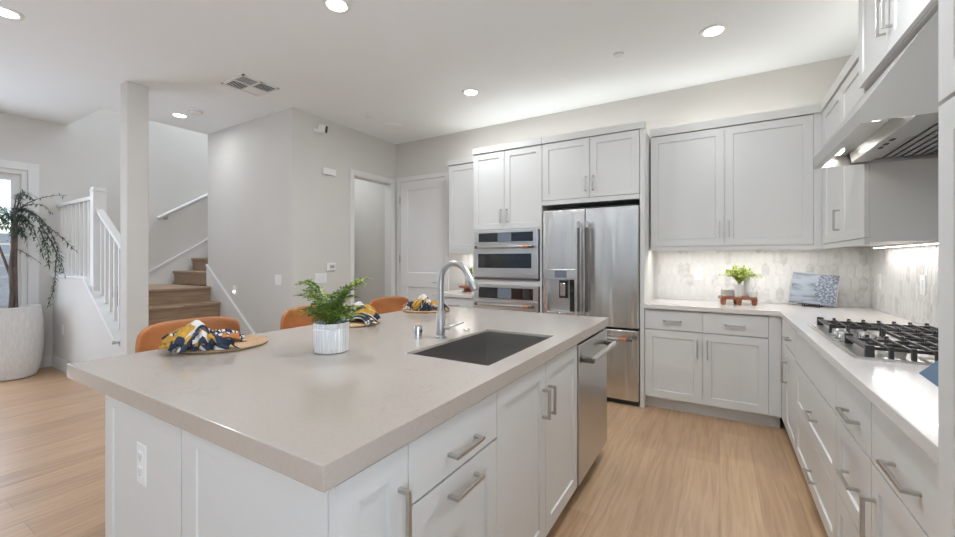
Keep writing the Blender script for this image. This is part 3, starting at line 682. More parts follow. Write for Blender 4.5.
# dispenser
dp = MB().box(dx0, dx1, 0.055, 0.062, dz0, dz1).box(dx0, dx0 + 0.004, 0.0, 0.06, dz0, dz1).box(dx1 - 0.004, dx1, 0, 0.06, dz0, dz1).box(dx0, dx1, 0, 0.06, dz0, dz0 + 0.004)
dis = dp.build('dispenser', STEEL, ld)
pn = B('control_panel', STEEL, dx0 - 0.012, dx1 + 0.012, -0.008, 0.004, dz1 - 0.004, 1.21, dis, 0.003)
B('display', SCREEN, 0.125, 0.245, -0.0095, -0.007, 1.128, 1.198, dis)
MB().box(0.16, 0.235, 0.012, 0.05, 0.93, 1.10).build('paddle', BLACK, dis, 0.004)
MB().box(0.172, 0.223, 0.006, 0.014, 0.95, 1.075).build('paddle_face', CHROME, dis, 0.003)
MB().box(0.262, 0.31, 0.03, 0.056, dz0 + 0.004, 1.108).build('water_line', BLACKGL, dis, 0.003)
def vbar(x, parent):
    hh = MB().tube([(x, -0.062, 0.79), (x, -0.062, 1.62)], 0.0125, 14).build('handle', DARKSTEEL, parent, smooth=True)
    for z in (0.76, 1.60):
        MB().tube([(x, -0.062, z), (x, -0.062, z + 0.06)], 0.0145, 14).tube([(x, -0.062, z + 0.03), (x, 0.0, z + 0.03)], 0.010, 10).build('end_cap', STEEL, hh, smooth=True)
vbar(0.375, ld); vbar(0.455, rd)
hh = MB().tube([(0.04, -0.062, 0.60), (FW - 0.04, -0.062, 0.60)], 0.0125, 14).build('handle', STEEL, fz, smooth=True)
for x in (0.04, FW - 0.09):
    MB().tube([(x, -0.062, 0.60), (x + 0.05, -0.062, 0.60)], 0.0145, 14).tube([(x + 0.025, -0.062, 0.60), (x + 0.025, 0, 0.60)], 0.010, 10).build('end_cap', DARKSTEEL, hh, smooth=True)
MB().tube([(FW - 0.16, -0.062, 0.60), (FW - 0.09, -0.062, 0.60)], 0.0147, 14).build('accent_ring', COPPER, hh, smooth=True)

# --- back run right of the fridge
cabinet('wall_cabinet', 'wide white two door wall cabinet above the back counter', (-0.555, 4.06, 0), 0, 1.235, YB - 4.06 - 0.014, 1.42, 2.446,
    [('door', 0, 0.588, 1.422, 2.44, 'shaker', ('v', 0.588 - 0.035, 1.565, 0.14)), ('door', 0.588, 1.184, 1.422, 2.44, 'shaker', ('v', 0.588 + 0.035, 1.565, 0.14))],
    crown=(2.446, 2.515, 0.012, 0.0, 0.0), valance=(1.385, 1.42), body_parts=[(0, 1.235, 0.021, 0.345, 1.42, 2.446), (1.184, 1.235, 0.0, 0.021, 1.42, 2.446)])
cabinet('base_cabinet', 'white back base cabinet with two drawers over two doors', (-0.566, 3.80, 0), 0, 0.965, YB - 3.80 - 0.004, 0.10, 0.875,
    [('drawer', 0, 0.443, 0.70, 0.868, 'slab', ('h', 0.218, 0.78, 0.14)), ('drawer', 0.443, 0.887, 0.70, 0.868, 'slab', ('h', 0.668, 0.78, 0.14)),
     ('door', 0, 0.443, 0.108, 0.697, 'shaker', ('v', 0.443 - 0.036, 0.565, 0.15)), ('door', 0.443, 0.887, 0.108, 0.697, 'shaker', ('v', 0.443 + 0.036, 0.565, 0.15))],
    toe=True, body_parts=[(0, 0.965, 0.021, 0.61, 0.10, 0.875), (0.887, 0.965, 0.0, 0.021, 0.108, 0.875)])
# --- right run (faces -X): local x runs toward the camera
RX = 0.40
def rrun(label, y1, y0, fronts):
    return cabinet('base_cabinet', label, (RX, y1, 0), R(-90), y1 - y0, XR - RX - 0.004, 0.10, 0.875, fronts, toe=True)
rrun('narrow white base cabinet at the inner corner of the right counter', 3.795, 3.142,
    [('panel', 0.0, 0.19, 0.105, 0.868, 'slab', None), ('drawer', 0.19, 0.653, 0.70, 0.868, 'slab', ('h', 0.43, 0.775, 0.12)), ('door', 0.19, 0.653, 0.105, 0.697, 'shaker', ('v', 0.30, 0.52, 0.15))])
rrun('wide white drawer cabinet under the gas cooktop', 3.14, 2.13,
    [('drawer', 0, 1.01, 0.68, 0.868, 'slab', None), ('drawer', 0, 1.01, 0.385, 0.677, 'shaker', ('h', 0.575, 0.525, 0.15)), ('drawer', 0, 1.01, 0.105, 0.382, 'shaker', ('h', 0.575, 0.225, 0.15))])
rrun('white three drawer cabinet just right of the cooktop', 2.128, 1.69,
    [('drawer', 0, 0.438, 0.68, 0.868, 'slab', ('h', 0.25, 0.755, 0.15)), ('drawer', 0, 0.438, 0.385, 0.677, 'shaker', ('h', 0.25, 0.53, 0.15)), ('drawer', 0, 0.438, 0.105, 0.382, 'shaker', ('h', 0.25, 0.225, 0.15))])
rrun('white drawer and door base cabinet next to the tall pantry', 1.688, 1.203,
    [('drawer', 0, 0.485, 0.68, 0.868, 'slab', ('h', 0.275, 0.755, 0.17)), ('door', 0, 0.485, 0.105, 0.677, 'shaker', ('v', 0.04, 0.50, 0.17))])
mb = MB().prism([(-0.566, 3.775), (0.385, 3.775), (0.385, 1.203), (XR - 0.012, 1.203), (XR - 0.012, YB - 0.012), (-0.566, YB - 0.012)], 'z', 0.877, 0.915)
tag(mb.build('corner_countertop', QPER, None, 0.0025), 'pale L shaped quartz countertop under the cooktop and back cabinets', 'countertop')
# tall pantry
cabinet('pantry_cabinet', 'tall white pantry cabinet at the right edge of the photo', (0.385, 1.20, 0), R(-90), 0.90, XR - 0.385 - 0.004, 0.10, 2.70,
    [('door', 0, 0.45, 0.105, 1.616, 'shaker', ('v', 0.41, 1.1, 0.2)), ('door', 0.45, 0.90, 0.105, 1.616, 'shaker', ('v', 0.49, 1.1, 0.2)),
     ('door', 0, 0.45, 1.622, 2.69, 'shaker', ('v', 0.41, 1.8, 0.2)), ('door', 0.45, 0.90, 1.622, 2.69, 'shaker', ('v', 0.49, 1.8, 0.2))], toe=True, crown=(2.70, 2.77, 0.012, 0, 0))
# right wall cabinets
cabinet('wall_cabinet', 'white wall cabinet in the right corner beside the hood', (0.68, 4.055, 0), R(-90), 1.065, XR - 0.68 - 0.014, 1.42, 2.446,
    [('door', 0.06, 0.56, 1.422, 2.44, 'shaker', ('v', 0.56 - 0.035, 1.565, 0.14)), ('door', 0.56, 1.065, 1.422, 2.44, 'shaker', None)],
    crown=(2.446, 2.515, 0.012, 0.0, 0.0), valance=(1.385, 1.42), body_parts=[(0, 1.065, 0.021, 0.356, 1.40, 2.446), (0, 0.06, 0, 0.021, 1.42, 2.446)])
cabinet('hood_cabinet', 'white two door cabinet mounted above the range hood', (0.655, 2.985, 0), R(-90), 0.93, XR - 0.655 - 0.004, 2.235, 2.90,
    [('door', 0, 0.465, 2.24, 2.895, 'shaker', ('v', 0.465 - 0.04, 2.42, 0.17)), ('door', 0.465, 0.93, 2.24, 2.895, 'shaker', ('v', 0.465 + 0.04, 2.42, 0.17))],
    crown=(2.90, 2.97, 0.012, 0.0, 0.0))

# --- range hood
HY0, HY1, HX0 = 2.07, 2.983, 0.462
hd = thing('range_hood', 'stainless under cabinet range hood with slanted front above the cooktop', 'range hood', (0, 0, 0))
mb = MB()
prof = [(HX0, 1.825), (HX0, 1.885), (0.665, 2.19), (0.70, 2.232), (XR - 0.004, 2.232), (XR - 0.004, 1.825)]
n = len(prof)
mb.v += [(p[0], HY0, p[1]) for p in prof] + [(p[0], HY1, p[1]) for p in prof]
mb.f += [tuple(range(n)), tuple(reversed(range(n, 2 * n)))] + [(i, i + n, i + n + 1, i + 1) for i in range(n - 1)]
mb.mi += [0] * len(mb.f)
can = mb.build('canopy', HOODST, hd)
so = can.modifiers.new('solid', 'SOLIDIFY'); so.thickness = 0.004; so.offset = -1
B('front_lip', HOODST, HX0 - 0.002, HX0 + 0.03, HY0 + 0.001, HY1 - 0.001, 1.822, 1.828, hd)
B('underside_panel', STEEL, HX0 + 0.01, XR - 0.006, HY0 + 0.006, HY1 - 0.006, 1.885, 1.89, hd)
bar = MB().prism([(0.62, 1.832), (0.70, 1.832), (0.71, 1.884), (0.61, 1.884)], 'y', HY0 + 0.03, HY1 - 0.03).build('control_bar', STEEL, hd, 0.002)
for y in (2.45, 2.53, 2.60):
    MB().box(0.645, 0.66, y, y + 0.035, 1.829, 1.833).build('button', BLACK, bar)
for y in (2.16, 2.80):
    l_ = MB().box(0.535, 0.565, y + 0.02, y + 0.12, 1.874, 1.884).build('lamp', HOODLED, hd)
for k in range(2):
    y0 = HY0 + 0.02 + k * 0.44; mb = MB()
    for j in range(9):
        x = 0.715 + j * 0.036
        mb.prism([(x, 1.845), (x + 0.024, 1.845), (x + 0.03, 1.872), (x + 0.006, 1.872)], 'y', y0, y0 + 0.43)
    mb.build('baffle_filter', STEEL, hd)
B('rear_lip', HOODST, XR - 0.03, XR - 0.006, HY0 + 0.006, HY1 - 0.006, 1.825, 1.88, hd)

# --- backsplash tiles
def picket(mb, u0, u1, z0, z1, put, ww=0.052, hh=0.135, tip=0.028, gap=0.0022):
    step = hh - tip; r = 0
    z = z0 - hh
    while z < z1 + hh:
        u = u0 - ww + (ww / 2 if r % 2 else 0)
        while u < u1 + ww:
            a = ww / 2 - gap / 2; b_ = hh / 2 - gap / 2; c = hh / 2 - tip - gap / 2 * 0.3
            hexa = [(0, -b_), (a, -c), (a, c), (0, b_), (-a, c), (-a, -c)]
            sc = [(p[0] * 0.88, p[1] * 0.95) for p in hexa]
            def cl(p): return (min(max(p[0], u0), u1), min(max(p[1], z0), z1))
            O = [cl((u + p[0], z + p[1])) for p in hexa]; I = [cl((u + p[0], z + p[1])) for p in sc]
            if (max(p[0] for p in O) - min(p[0] for p in O)) > 0.002 and (max(p[1] for p in O) - min(p[1] for p in O)) > 0.002:
                n = len(mb.v); mb.v += [put(p[0], p[1], 0.0015) for p in O] + [put(p[0], p[1], 0.0027) for p in I]
                mb.cur = random.choices((0, 1, 2, 3), (0.44, 0.26, 0.18, 0.12))[0]
                mb.f.append(tuple(n + 6 + i for i in range(6))); mb.mi.append(mb.cur)
                for i in range(6):
                    j = (i + 1) % 6; mb.f.append((n + i, n + j, n + 6 + j, n + 6 + i)); mb.mi.append(mb.cur)
            u += ww
        z += step; r += 1
def splash(name, label, u0, u1, z0, z1, put, backbox):
    mb = MB(); picket(mb, u0, u1, z0, z1, put); mb.cur = 4; mb.box(*backbox)
    o = mb.build(name, TILES + [GROUT]); tag(o, label, 'backsplash', None, 'structure')
splash('trim_backsplash', 'marble picket tile backsplash on the back wall', -0.535, XR - 0.010, 0.916, 1.40, lambda u, z, h: (u, YB - 0.008 - h, z), (-0.535, XR - 0.009, YB - 0.009, YB, 0.916, 1.40))
splash('trim_backsplash_right', 'glossy picket tile backsplash on the right wall', 1.21, YB - 0.012, 0.916, 1.40, lambda u, z, h: (XR - 0.008 - h, u, z), (XR - 0.009, XR, 1.21, YB - 0.013, 0.916, 1.40))
splash('trim_backsplash_left', 'marble picket tile backsplash left of the oven tower', -2.87, -2.34, 0.916, 1.40, lambda u, z, h: (u, YB - 0.008 - h, z), (-2.87, -2.34, YB - 0.009, YB, 0.916, 1.40))
outlet('power_outlet', 'white outlet on the back tile near the fridge', (-0.173, YB - 0.012, 1.165), 0)
outlet('power_outlet', 'white outlet on the tile left of the oven tower', (-2.72, YB - 0.012, 1.19), 0)
outlet('power_outlet', 'white outlet on the right tile in the corner', (XR - 0.012, 4.18, 1.14), R(-90))
outlet('wall_switch', 'white single switch on the right tile behind the cooktop', (XR - 0.012, 3.42, 1.15), R(-90), kind='switch', n=1, cat='switch')

# ------------------------------------------------------------------ lamps
def downlight(label, x, y, power):
    t = thing('ceiling_light', label, 'ceiling light', (x, y, CZ), 0, None)
    MB().lathe([(0.062, -0.004), (0.072, -0.010), (0.09, -0.006), (0.092, 0.0)], seg=36).build('trim_ring', PLASTIC, t, smooth=True)
    MB().lathe([(0.062, -0.0045), (0.061, -0.0085), (0.03, -0.0092), (0.005, -0.0093)], seg=36).build('diffuser', LAMP, t, smooth=True)
    l = bpy.data.lights.new('downlight', 'AREA'); l.shape = 'DISK'; l.size = 0.12; l.energy = power; l.color = (0.94, 1.0, 1.06)
    o = bpy.data.objects.new('downlight', l); COL.objects.link(o); o.location = (x, y, CZ - 0.03)
DP = 8.5
downlight('round recessed ceiling light nearest above the island, at top centre', -2.165, 1.80, 16)
downlight('round recessed ceiling light above the back counter, rightmost in the photo', -0.04, 3.43, 2.5)
downlight('round recessed ceiling light in front of the oven cabinet', -2.14, 3.43, 10)
downlight('round recessed ceiling light beside the smoke detector near the stairs', -5.38, 2.23, 4)
downlight('round recessed ceiling light cut by the top left corner of the photo', -4.16, 0.69, 4)
downlight('round recessed ceiling light over the aisle, out of the frame', -0.04, 1.80, 24)
downlight('added unseen ceiling light to brighten the hallway beyond the doorway', -4.9, 3.75, 8)  # hall lamp put in to lift the light beyond the doorway
def ledstrip(label, x0, x1, y0, y1, z, up, power):
    t = thing('led_strip', label, 'led strip', ((x0 + x1) / 2, (y0 + y1) / 2, z))
    sx, sy = x1 - x0, y1 - y0
    MB().box(-sx / 2, sx / 2, -sy / 2, sy / 2, -0.006, 0.006).build('channel', PLASTIC, t)
    zz = 0.0065 if up else -0.0085
    MB().box(-sx / 2 + 0.002, sx / 2 - 0.002, -sy / 2 + 0.002, sy / 2 - 0.002, zz, zz + 0.002).build('diffuser', LED, t)
    area('led_glow', ((x0 + x1) / 2, (y0 + y1) / 2, z + (0.014 if up else -0.014)), (PI if up else 0, 0, 0), sx, sy, power, (1.0, 0.99, 0.97))
ledstrip('led strip under the back wall cabinet', -0.50, 0.64, 4.11, 4.126, 1.412, False, 4.2)
ledstrip('led strip under the right corner wall cabinet', 0.955, 0.971, 2.995, 4.0, 1.392, False, 1.8)
ledstrip('led strip under the small wall cabinet by the ovens', -2.84, -2.38, 4.22, 4.236, 1.412, False, 1.8)
ledstrip('led strip lying on top of the back wall cabinet', -0.50, 0.62, 4.22, 4.236, 2.454, True, 1.3)
ledstrip('led strip lying on top of the oven and fridge cabinets', -2.28, -0.64, 4.15, 4.166, 2.468, True, 1.8)
ledstrip('led strip lying on top of the small wall cabinet', -2.82, -2.38, 4.25, 4.266, 2.470, True, 0.7)
ledstrip('led strip lying on top of the right corner wall cabinet', 0.86, 0.876, 3.05, 4.0, 2.454, True, 1.2)
# hood lamp glow
area('hood_glow', (0.55, 2.23, 1.868), (0, 0, 0), 0.04, 0.10, 0.25, (1, 0.97, 0.93)); area('hood_glow', (0.55, 2.87, 1.868), (0, 0, 0), 0.04, 0.10, 0.25, (1, 0.97, 0.93))

# ------------------------------------------------------------------ ceiling and wall fittings
vt = thing('ceiling_vent', 'square white four way air vent in the ceiling', 'vent', (-3.885, 2.21, CZ))
mb = MB(); q = 0.18
mb.box(-q, q, -q, -q + 0.02, -0.008, 0).box(-q, q, q - 0.02, q, -0.008, 0).box(-q, -q + 0.02, -q, q, -0.008, 0).box(q - 0.02, q, -q, q, -0.008, 0).box(-0.008, 0.008, -q, q, -0.008, 0).box(-q, q, -0.008, 0.008, -0.008, 0)
mb.build('frame', PLASTIC, vt)
B('duct', GASKET, -q + 0.015, q - 0.015, -q + 0.015, q - 0.015, -0.002, -0.0005, vt)
mb = MB()
for qx in (0, 1):
    for qy in (0, 1):
        ox, oy = (-q + 0.02 if qx == 0 else 0.008), (-q + 0.02 if qy == 0 else 0.008); ln = q - 0.028
        for k in range(8):
            a = (k + 0.3) / 8 * ln; th = 0.0045
            closed = (qx == 0 and qy == 1)
            wd = 0.0185 if closed else 0.0035
            if (qx + qy) % 2 == 0: mb.box(ox, ox + ln, oy + a, oy + a + wd, -0.006, -0.003)
            else: mb.box(ox + a, ox + a + wd, oy, oy + ln, -0.006, -0.003)
mb.build('louvers', PLASTIC, vt)
sm = thing('smoke_detector', 'round white smoke detector beside the ceiling light near the stairs', 'smoke detector', (-5.06, 2.26, CZ))
MB().lathe([(0.07, 0), (0.07, -0.012), (0.062, -0.03), (0.05, -0.042), (0.01, -0.044)], seg=32).build('housing', PLASTIC, sm, smooth=True)
MB().lathe([(0.012, -0.0435), (0.012, -0.048), (0.003, -0.048)], (0.02, 0, 0), seg=16).build('test_button', PLASTIC, sm)
MB().lathe([(0.064, -0.018), (0.0665, -0.0185), (0.0665, -0.024), (0.063, -0.0245)], seg=32).build('sensor_slot', CABD, sm)
tag(MB().lathe([(0.10, 0), (0.10, -0.004), (0.092, -0.008), (0.02, -0.008)], (0, 0, 0), 36).build('ceiling_speaker', CEIL, None, smooth=True, loc=(-3.50, 3.78, CZ)), 'round white ceiling speaker near the pantry door corner', 'speaker')
tag(MB().lathe([(0.045, 0), (0.045, -0.003), (0.04, -0.006), (0.01, -0.006)], (0, 0, 0), 30).build('sprinkler_cover', PLASTIC, None, smooth=True, loc=(-3.54, 3.40, CZ)), 'small round sprinkler cover on the ceiling beside the ceiling speaker', 'sprinkler')
tag(MB().lathe([(0.04, 0), (0.04, -0.003), (0.036, -0.012), (0.01, -0.012)], (0, 0, 0), 30).build('sprinkler_cover', PLASTIC, None, smooth=True, loc=(-0.71, 3.42, CZ)), 'small round sprinkler cover on the ceiling above the fridge', 'sprinkler')
cm = thing('security_camera', 'small white security camera high on the wall left of the doorway', 'security camera', (XH, 3.06, 2.81))
MB().tube([(0, 0, 0), (0.012, 0, 0)], 0.032, 20).tube([(0.01, 0, 0), (0.05, 0.012, 0.008)], 0.012, 12).build('mount', PLASTIC, cm, smooth=True)
M_ = Matrix.Translation((0.09, 0.03, 0.012)) @ Matrix.Rotation(R(25), 4, 'Z') @ Matrix.Rotation(R(8), 4, 'Y')
MB().box(-0.045, 0.045, -0.03, 0.03, -0.045, 0.045, M_).build('housing', PLASTIC, cm, 0.012)
MB().box(0.044, 0.048, -0.024, 0.024, -0.04, 0.04, M_).build('lens_face', BLACKGL, cm, 0.002)
tag(B('door_chime', PLASTIC, XH, XH + 0.035, 3.15, 3.33, 2.325, 2.40, None, 0.004), 'white rectangular chime box on the wall left of the doorway', 'door chime')
th = thing('thermostat', 'white thermostat on the wall left of the doorway', 'thermostat', (XH, 3.27, 1.215), R(90))
MB().box(-0.066, 0.066, -0.02, 0, -0.05, 0.05).build('body', PLASTIC, th, 0.008)
B('display', CABD, -0.02, 0.045, -0.0215, -0.0195, -0.015, 0.022, th)
outlet('wall_switch', 'white three gang switch plate on the wall below the thermostat', (XH, 3.13, 1.085), R(90), 0.165, 0.117, 3, 'switch', 'switch')
outlet('wall_switch', 'white switch plate on the wall between the stairs and thermostat', (-4.30, YS, 1.075), 0, 0.115, 0.117, 2, 'switch', 'switch')
nl = thing('step_light', 'small white glowing night light low on the wall beside the stairs', 'night light', (-5.20, YS, 0.92))
MB().box(-0.04, 0.04, -0.008, 0, -0.06, 0.06).build('plate', PLASTIC, nl, 0.002)
MB().box(-0.014, 0.014, -0.024, -0.008, -0.03, -0.002).build('lamp', HOODLED, nl, 0.004)
outlet('power_outlet', 'white outlet on the half wall beside the potted tree', (-6.62, PY0, 0.48), 0)

# ------------------------------------------------------------------ gas cooktop
ck = thing('gas_cooktop', 'stainless gas cooktop with black cast iron grates on the right counter', 'cooktop', (0.445, 2.10, 0.915))
CL, CDP = 0.94, 0.53
MB().box(0, CDP, 0, CL, 0, 0.006).build('tray_rim', TRAY, ck, 0.002)
MB().box(0.015, CDP - 0.015, 0.015, CL - 0.015, 0.006, 0.0085).build('tray', TRAY, ck)
for (x, y, r) in ((0.15, 0.16, 0.042), (0.38, 0.16, 0.05), (0.34, 0.47, 0.062), (0.15, 0.78, 0.042), (0.38, 0.78, 0.05)):
    bn = MB().lathe([(r, 0.0085), (r, 0.018), (r * 0.85, 0.022), (r * 0.5, 0.022)], (x, y, 0), 24).build('burner', TRAY, ck, smooth=True)
    MB().lathe([(r * 0.78, 0.022), (r * 0.78, 0.029), (r * 0.7, 0.032), (0.004, 0.032)], (x, y, 0), 24).build('burner_cap', CAST, bn, smooth=True)
def grate(y0, y1, xs, thick):
    mb = MB(); zt = 0.047; b_ = 0.0045
    for k, x in enumerate(xs):
        wd = 0.012 if (k == 0 and thick) else b_
        mb.box(x - wd, x + wd, y0 + 0.008, y1 - 0.008, zt - 0.012, zt)
        for y in (y0 + 0.008, y1 - 0.008):
            mb.box(x - wd - 0.002, x + wd + 0.002, y - 0.008, y + 0.008, 0.0085, zt + 0.007)
    for y in (y0 + 0.05, (y0 + y1) / 2, y1 - 0.05):
        mb.box(xs[0], xs[-1], y - b_, y + b_, zt - 0.016, zt - 0.004)
    return mb.build('grate', CAST, ck, 0.0015)
gx = [0.052 + 0.0615 * k for k in range(8)]
grate(0.015, 0.325, gx, True); grate(0.335, 0.605, gx[3:], False); grate(0.615, 0.925, gx, True)
for (x, y) in ((0.06, 0.37), (0.06, 0.46), (0.06, 0.55), (0.145, 0.41), (0.145, 0.51)):
    kb = MB().lathe([(0.026, 0.0085), (0.026, 0.013), (0.0225, 0.015), (0.0215, 0.040), (0.019, 0.043), (0.004, 0.043)], (x, y, 0), 20).build('knob', CHROME, ck, smooth=True)
    MB().lathe([(0.029, 0.0085), (0.029, 0.0105), (0.02, 0.0105)], (x, y, 0), 20).build('bezel', BLACK, kb)

# slate blue propped board beside the cooktop
bl = thing('recipe_stand', 'slate blue propped board on the right counter, cut off by the pantry', 'stand', (0.575, 1.89, 0.915), R(-4))
MB().prism([(0.0, 0.0), (0.17, 0.19), (0.185, 0.182), (0.02, 0.0)], 'y', -0.30, 0.06).build('board', BLUECL, bl, 0.002)
MB().prism([(0.19, 0.0), (0.205, 0.0), (0.182, 0.178), (0.172, 0.180)], 'y', -0.28, 0.04).build('rear_leg', BLUECL, bl, 0.002)

# ------------------------------------------------------------------ leafy helpers
def leaf(mb, p, d, n, ln, wd):
    """pointed leaf folded along the midrib: 2 quads"""
    d = d.normalized(); s_ = d.cross(n)
    if s_.length < 1e-4: s_ = d.cross(Vector((1, 0.2, 0)))
    s_.normalize(); nn = s_.cross(d)
    a = p; m1 = p + d * ln * 0.45; t_ = p + d * ln - nn * ln * 0.12
    l_ = m1 + s_ * wd / 2 + nn * wd * 0.12; r_ = m1 - s_ * wd / 2 + nn * wd * 0.12
    k = len(mb.v); mb.v += [tuple(a), tuple(r_), tuple(t_), tuple(l_), tuple(m1)]
    mb.f += [(k, k + 1, k + 4), (k + 1, k + 2, k + 4), (k + 2, k + 3, k + 4), (k + 3, k, k + 4)]; mb.mi += [mb.cur] * 4
def bez(p0, p1, p2, n):
    return [p0 * (1 - t) ** 2 + p1 * 2 * t * (1 - t) + p2 * t * t for t in [i / n for i in range(n + 1)]]

# fern in white pot on the island
fn = thing('potted_fern', 'green fern in a white ceramic pot on the island', 'potted plant', (-1.405, 1.14, 0.915))
MB().lathe([(0.060, 0), (0.067, 0.004), (0.0695, 0.05), (0.0705, 0.098), (0.0685, 0.102), (0.0705, 0.106), (0.0705, 0.124), (0.067, 0.124), (0.064, 0.107), (0.01, 0.10)], seg=64, flute=0.022).build('pot', CERAM, fn, smooth=True)
MB().lathe([(0.063, 0.098), (0.063, 0.108), (0.04, 0.113), (0.01, 0.112)], seg=24).build('soil', SOIL, fn, smooth=True)
mb = MB(); st_ = MB()
rng = random.Random(3)
def frond(mb, st_, base, ang, length, rise, droop, leafl, cur, n=16, wide=1.0):
    dv = Vector((math.cos(ang), math.sin(ang), 0))
    pts = bez(base, base + dv * length * 0.35 + Vector((0, 0, rise)), base + dv * length + Vector((0, 0, rise - droop)), n)
    st_.cur = 0; st_.tube([tuple(p) for p in pts], 0.0011, 4, False)
    for i in range(2, n + 1):
        t_ = i / n; tan = (pts[i] - pts[i - 1]).normalized(); side = tan.cross(Vector((0, 0, 1)))
        if side.length < 0.05: side = Vector((-dv.y, dv.x, 0))
        side.normalize(); env = leafl * (math.sin(PI * min(1, t_ * 0.85 + 0.12))) * wide
        for s_ in (-1, 1):
            # pinna: small row of leaflets
            d = (side * s_ + tan * 0.5 + Vector((0, 0, rng.uniform(-0.25, 0.25)))).normalized()
            for j in range(3):
                q = pts[i] + d * env * (j / 3.0)
                mb.cur = cur if rng.random() > 0.12 else (cur + 1) % 3
                leaf(mb, q, (d + Vector((rng.uniform(-.5, .5), rng.uniform(-.5, .5), rng.uniform(-.4, .4)))), Vector((0, 0, 1)), env * 0.55 + 0.006, 0.011)
for k in range(30):
    a = rng.uniform(0, 2 * PI); ln = rng.uniform(0.06, 0.15); rs = rng.uniform(0.05, 0.165)
    cur = 0 if rng.random() < 0.7 else 1
    frond(mb, st_, Vector((0.02 * math.cos(a), 0.02 * math.sin(a), 0.112)), a, ln, rs, rng.uniform(0.0, 0.05), 0.032, cur)
# long fronds seen left and right
F0 = Vector((0, 0, 0.112))
for (ang, ln, rs, dr, lf_, cu) in ((31, 0.17, 0.215, 0.02, 0.036, 1), (22, 0.15, 0.19, 0.02, 0.034, 1), (45, 0.14, 0.20, 0.03, 0.034, 1), (10, 0.13, 0.15, 0.03, 0.03, 0),
        (211, 0.15, 0.20, 0.03, 0.036, 0), (200, 0.17, 0.15, 0.03, 0.034, 0), (225, 0.12, 0.21, 0.03, 0.034, 0), (190, 0.13, 0.18, 0.03, 0.034, 0),
        (208, 0.19, 0.085, 0.03, 0.014, 2), (215, 0.15, 0.07, 0.03, 0.014, 2), (35, 0.14, 0.10, 0.03, 0.022, 2), (20, 0.15, 0.07, 0.03, 0.02, 2)):
    frond(mb, st_, F0, R(ang), ln, rs, dr, lf_, cu, 20)
mb.build('fronds', [FERN, LIME, YELLOWG], fn); st_.build('stems', FERN, fn)

def bush(mb, st_, c, r, h, n, cur, seed, lw=0.012, ll=0.022):
    rg = random.Random(seed)
    for k in range(n):
        a = rg.uniform(0, 2 * PI); u = rg.random() ** 0.6
        tip = Vector((c[0] + math.cos(a) * r * u, c[1] + math.sin(a) * r * u, c[2] + h * (1 - 0.55 * u * u) * rg.uniform(0.7, 1.05)))
        b0 = Vector((c[0], c[1], c[2])); pts = bez(b0, Vector((b0.x + (tip.x - b0.x) * 0.2, b0.y + (tip.y - b0.y) * 0.2, b0.z + h * 0.6)), tip, 8)
        st_.tube([tuple(p) for p in pts], 0.0009, 4, False)
        for i in range(2, 9):
            for j in range(3):
                d = Vector((rg.uniform(-1, 1), rg.uniform(-1, 1), rg.uniform(-0.3, 1)))
                mb.cur = cur if rg.random() < 0.8 else (cur + 1) % 2
                leaf(mb, pts[i], d, Vector((0, 0, 1)), ll * rg.uniform(0.7, 1.2), lw)
# back counter riser with white dishes and plant
rz = thing('wooden_riser', 'reddish brown wooden riser with short feet on the back counter', 'riser', (0.13, 4.16, 0.915), R(8))
MB().prism([(-0.13, -0.085), (0.13, -0.085), (0.145, 0), (0.13, 0.085), (-0.13, 0.085), (-0.145, 0)], 'z', 0.048, 0.068).build('top', WOODR, rz, 0.003)
for (x, y) in ((-0.115, -0.065), (0.0, -0.068), (0.115, -0.05), (0.0, 0.065)):
    MB().lathe([(0.016, 0), (0.02, 0.012), (0.024, 0.048)], (x, y, 0), 12).build('foot', WOODR, rz, smooth=True)
for k in range(6):
    p = MB().lathe([(0.03, 0), (0.05, 0.003), (0.058, 0.008), (0.057, 0.0095), (0.045, 0.006), (0.01, 0.005)], seg=28).build('dessert_plate', CERAM, None, smooth=True, loc=(0.062, 4.17, 0.9835 + 0.0095 * k))
    tag(p, ['white plate at the bottom of the stack on the wooden riser', 'white plate second from the bottom of the stack on the riser', 'white plate third from the bottom of the stack on the riser',
            'white plate third from the top of the stack on the riser', 'white plate second from the top of the stack on the riser', 'white plate on top of the stack on the wooden riser'][k], 'plate', 'stacked white plates on the riser')
pv = thing('potted_plant', 'lime green leafy plant in a slim white vase on the wooden riser', 'potted plant', (0.135, 4.13, 0.983))
MB().lathe([(0.024, 0), (0.026, 0.01), (0.022, 0.03), (0.028, 0.075), (0.036, 0.105), (0.034, 0.105), (0.025, 0.075), (0.004, 0.06)], seg=24).build('vase', CERAM, pv, smooth=True)
mb, st_ = MB(), MB(); bush(mb, st_, (0, 0, 0.10), 0.13, 0.175, 60, 0, 5); bush(mb, st_, (0.012, 0.005, 0.10), 0.17, 0.165, 40, 0, 6)
mb.build('leaves', [LIME, YELLOWG], pv); st_.build('stems', LIME, pv)
jg = thing('jug', 'white ceramic pitcher on the right side of the wooden riser', 'jug', (0.205, 4.20, 0.983))
MB().lathe([(0.034, 0), (0.04, 0.01), (0.042, 0.05), (0.03, 0.10), (0.026, 0.17), (0.029, 0.20), (0.027, 0.20), (0.023, 0.17), (0.005, 0.15)], seg=28).build('body', CERAM, jg, smooth=True)
MB().tube([(0.028, 0, 0.165), (0.055, 0, 0.16), (0.062, 0, 0.11), (0.042, 0, 0.06)], 0.005, 8).build('handle', CERAM, jg, smooth=True)
tag(MB().lathe([(0.022, 0), (0.034, 0.012), (0.038, 0.05), (0.036, 0.05), (0.03, 0.014), (0.004, 0.008)], seg=24).build('cup', CERAM, None, smooth=True, loc=(0.236, 4.115, 0.983)), 'small white cup at the right front of the wooden riser', 'cup')
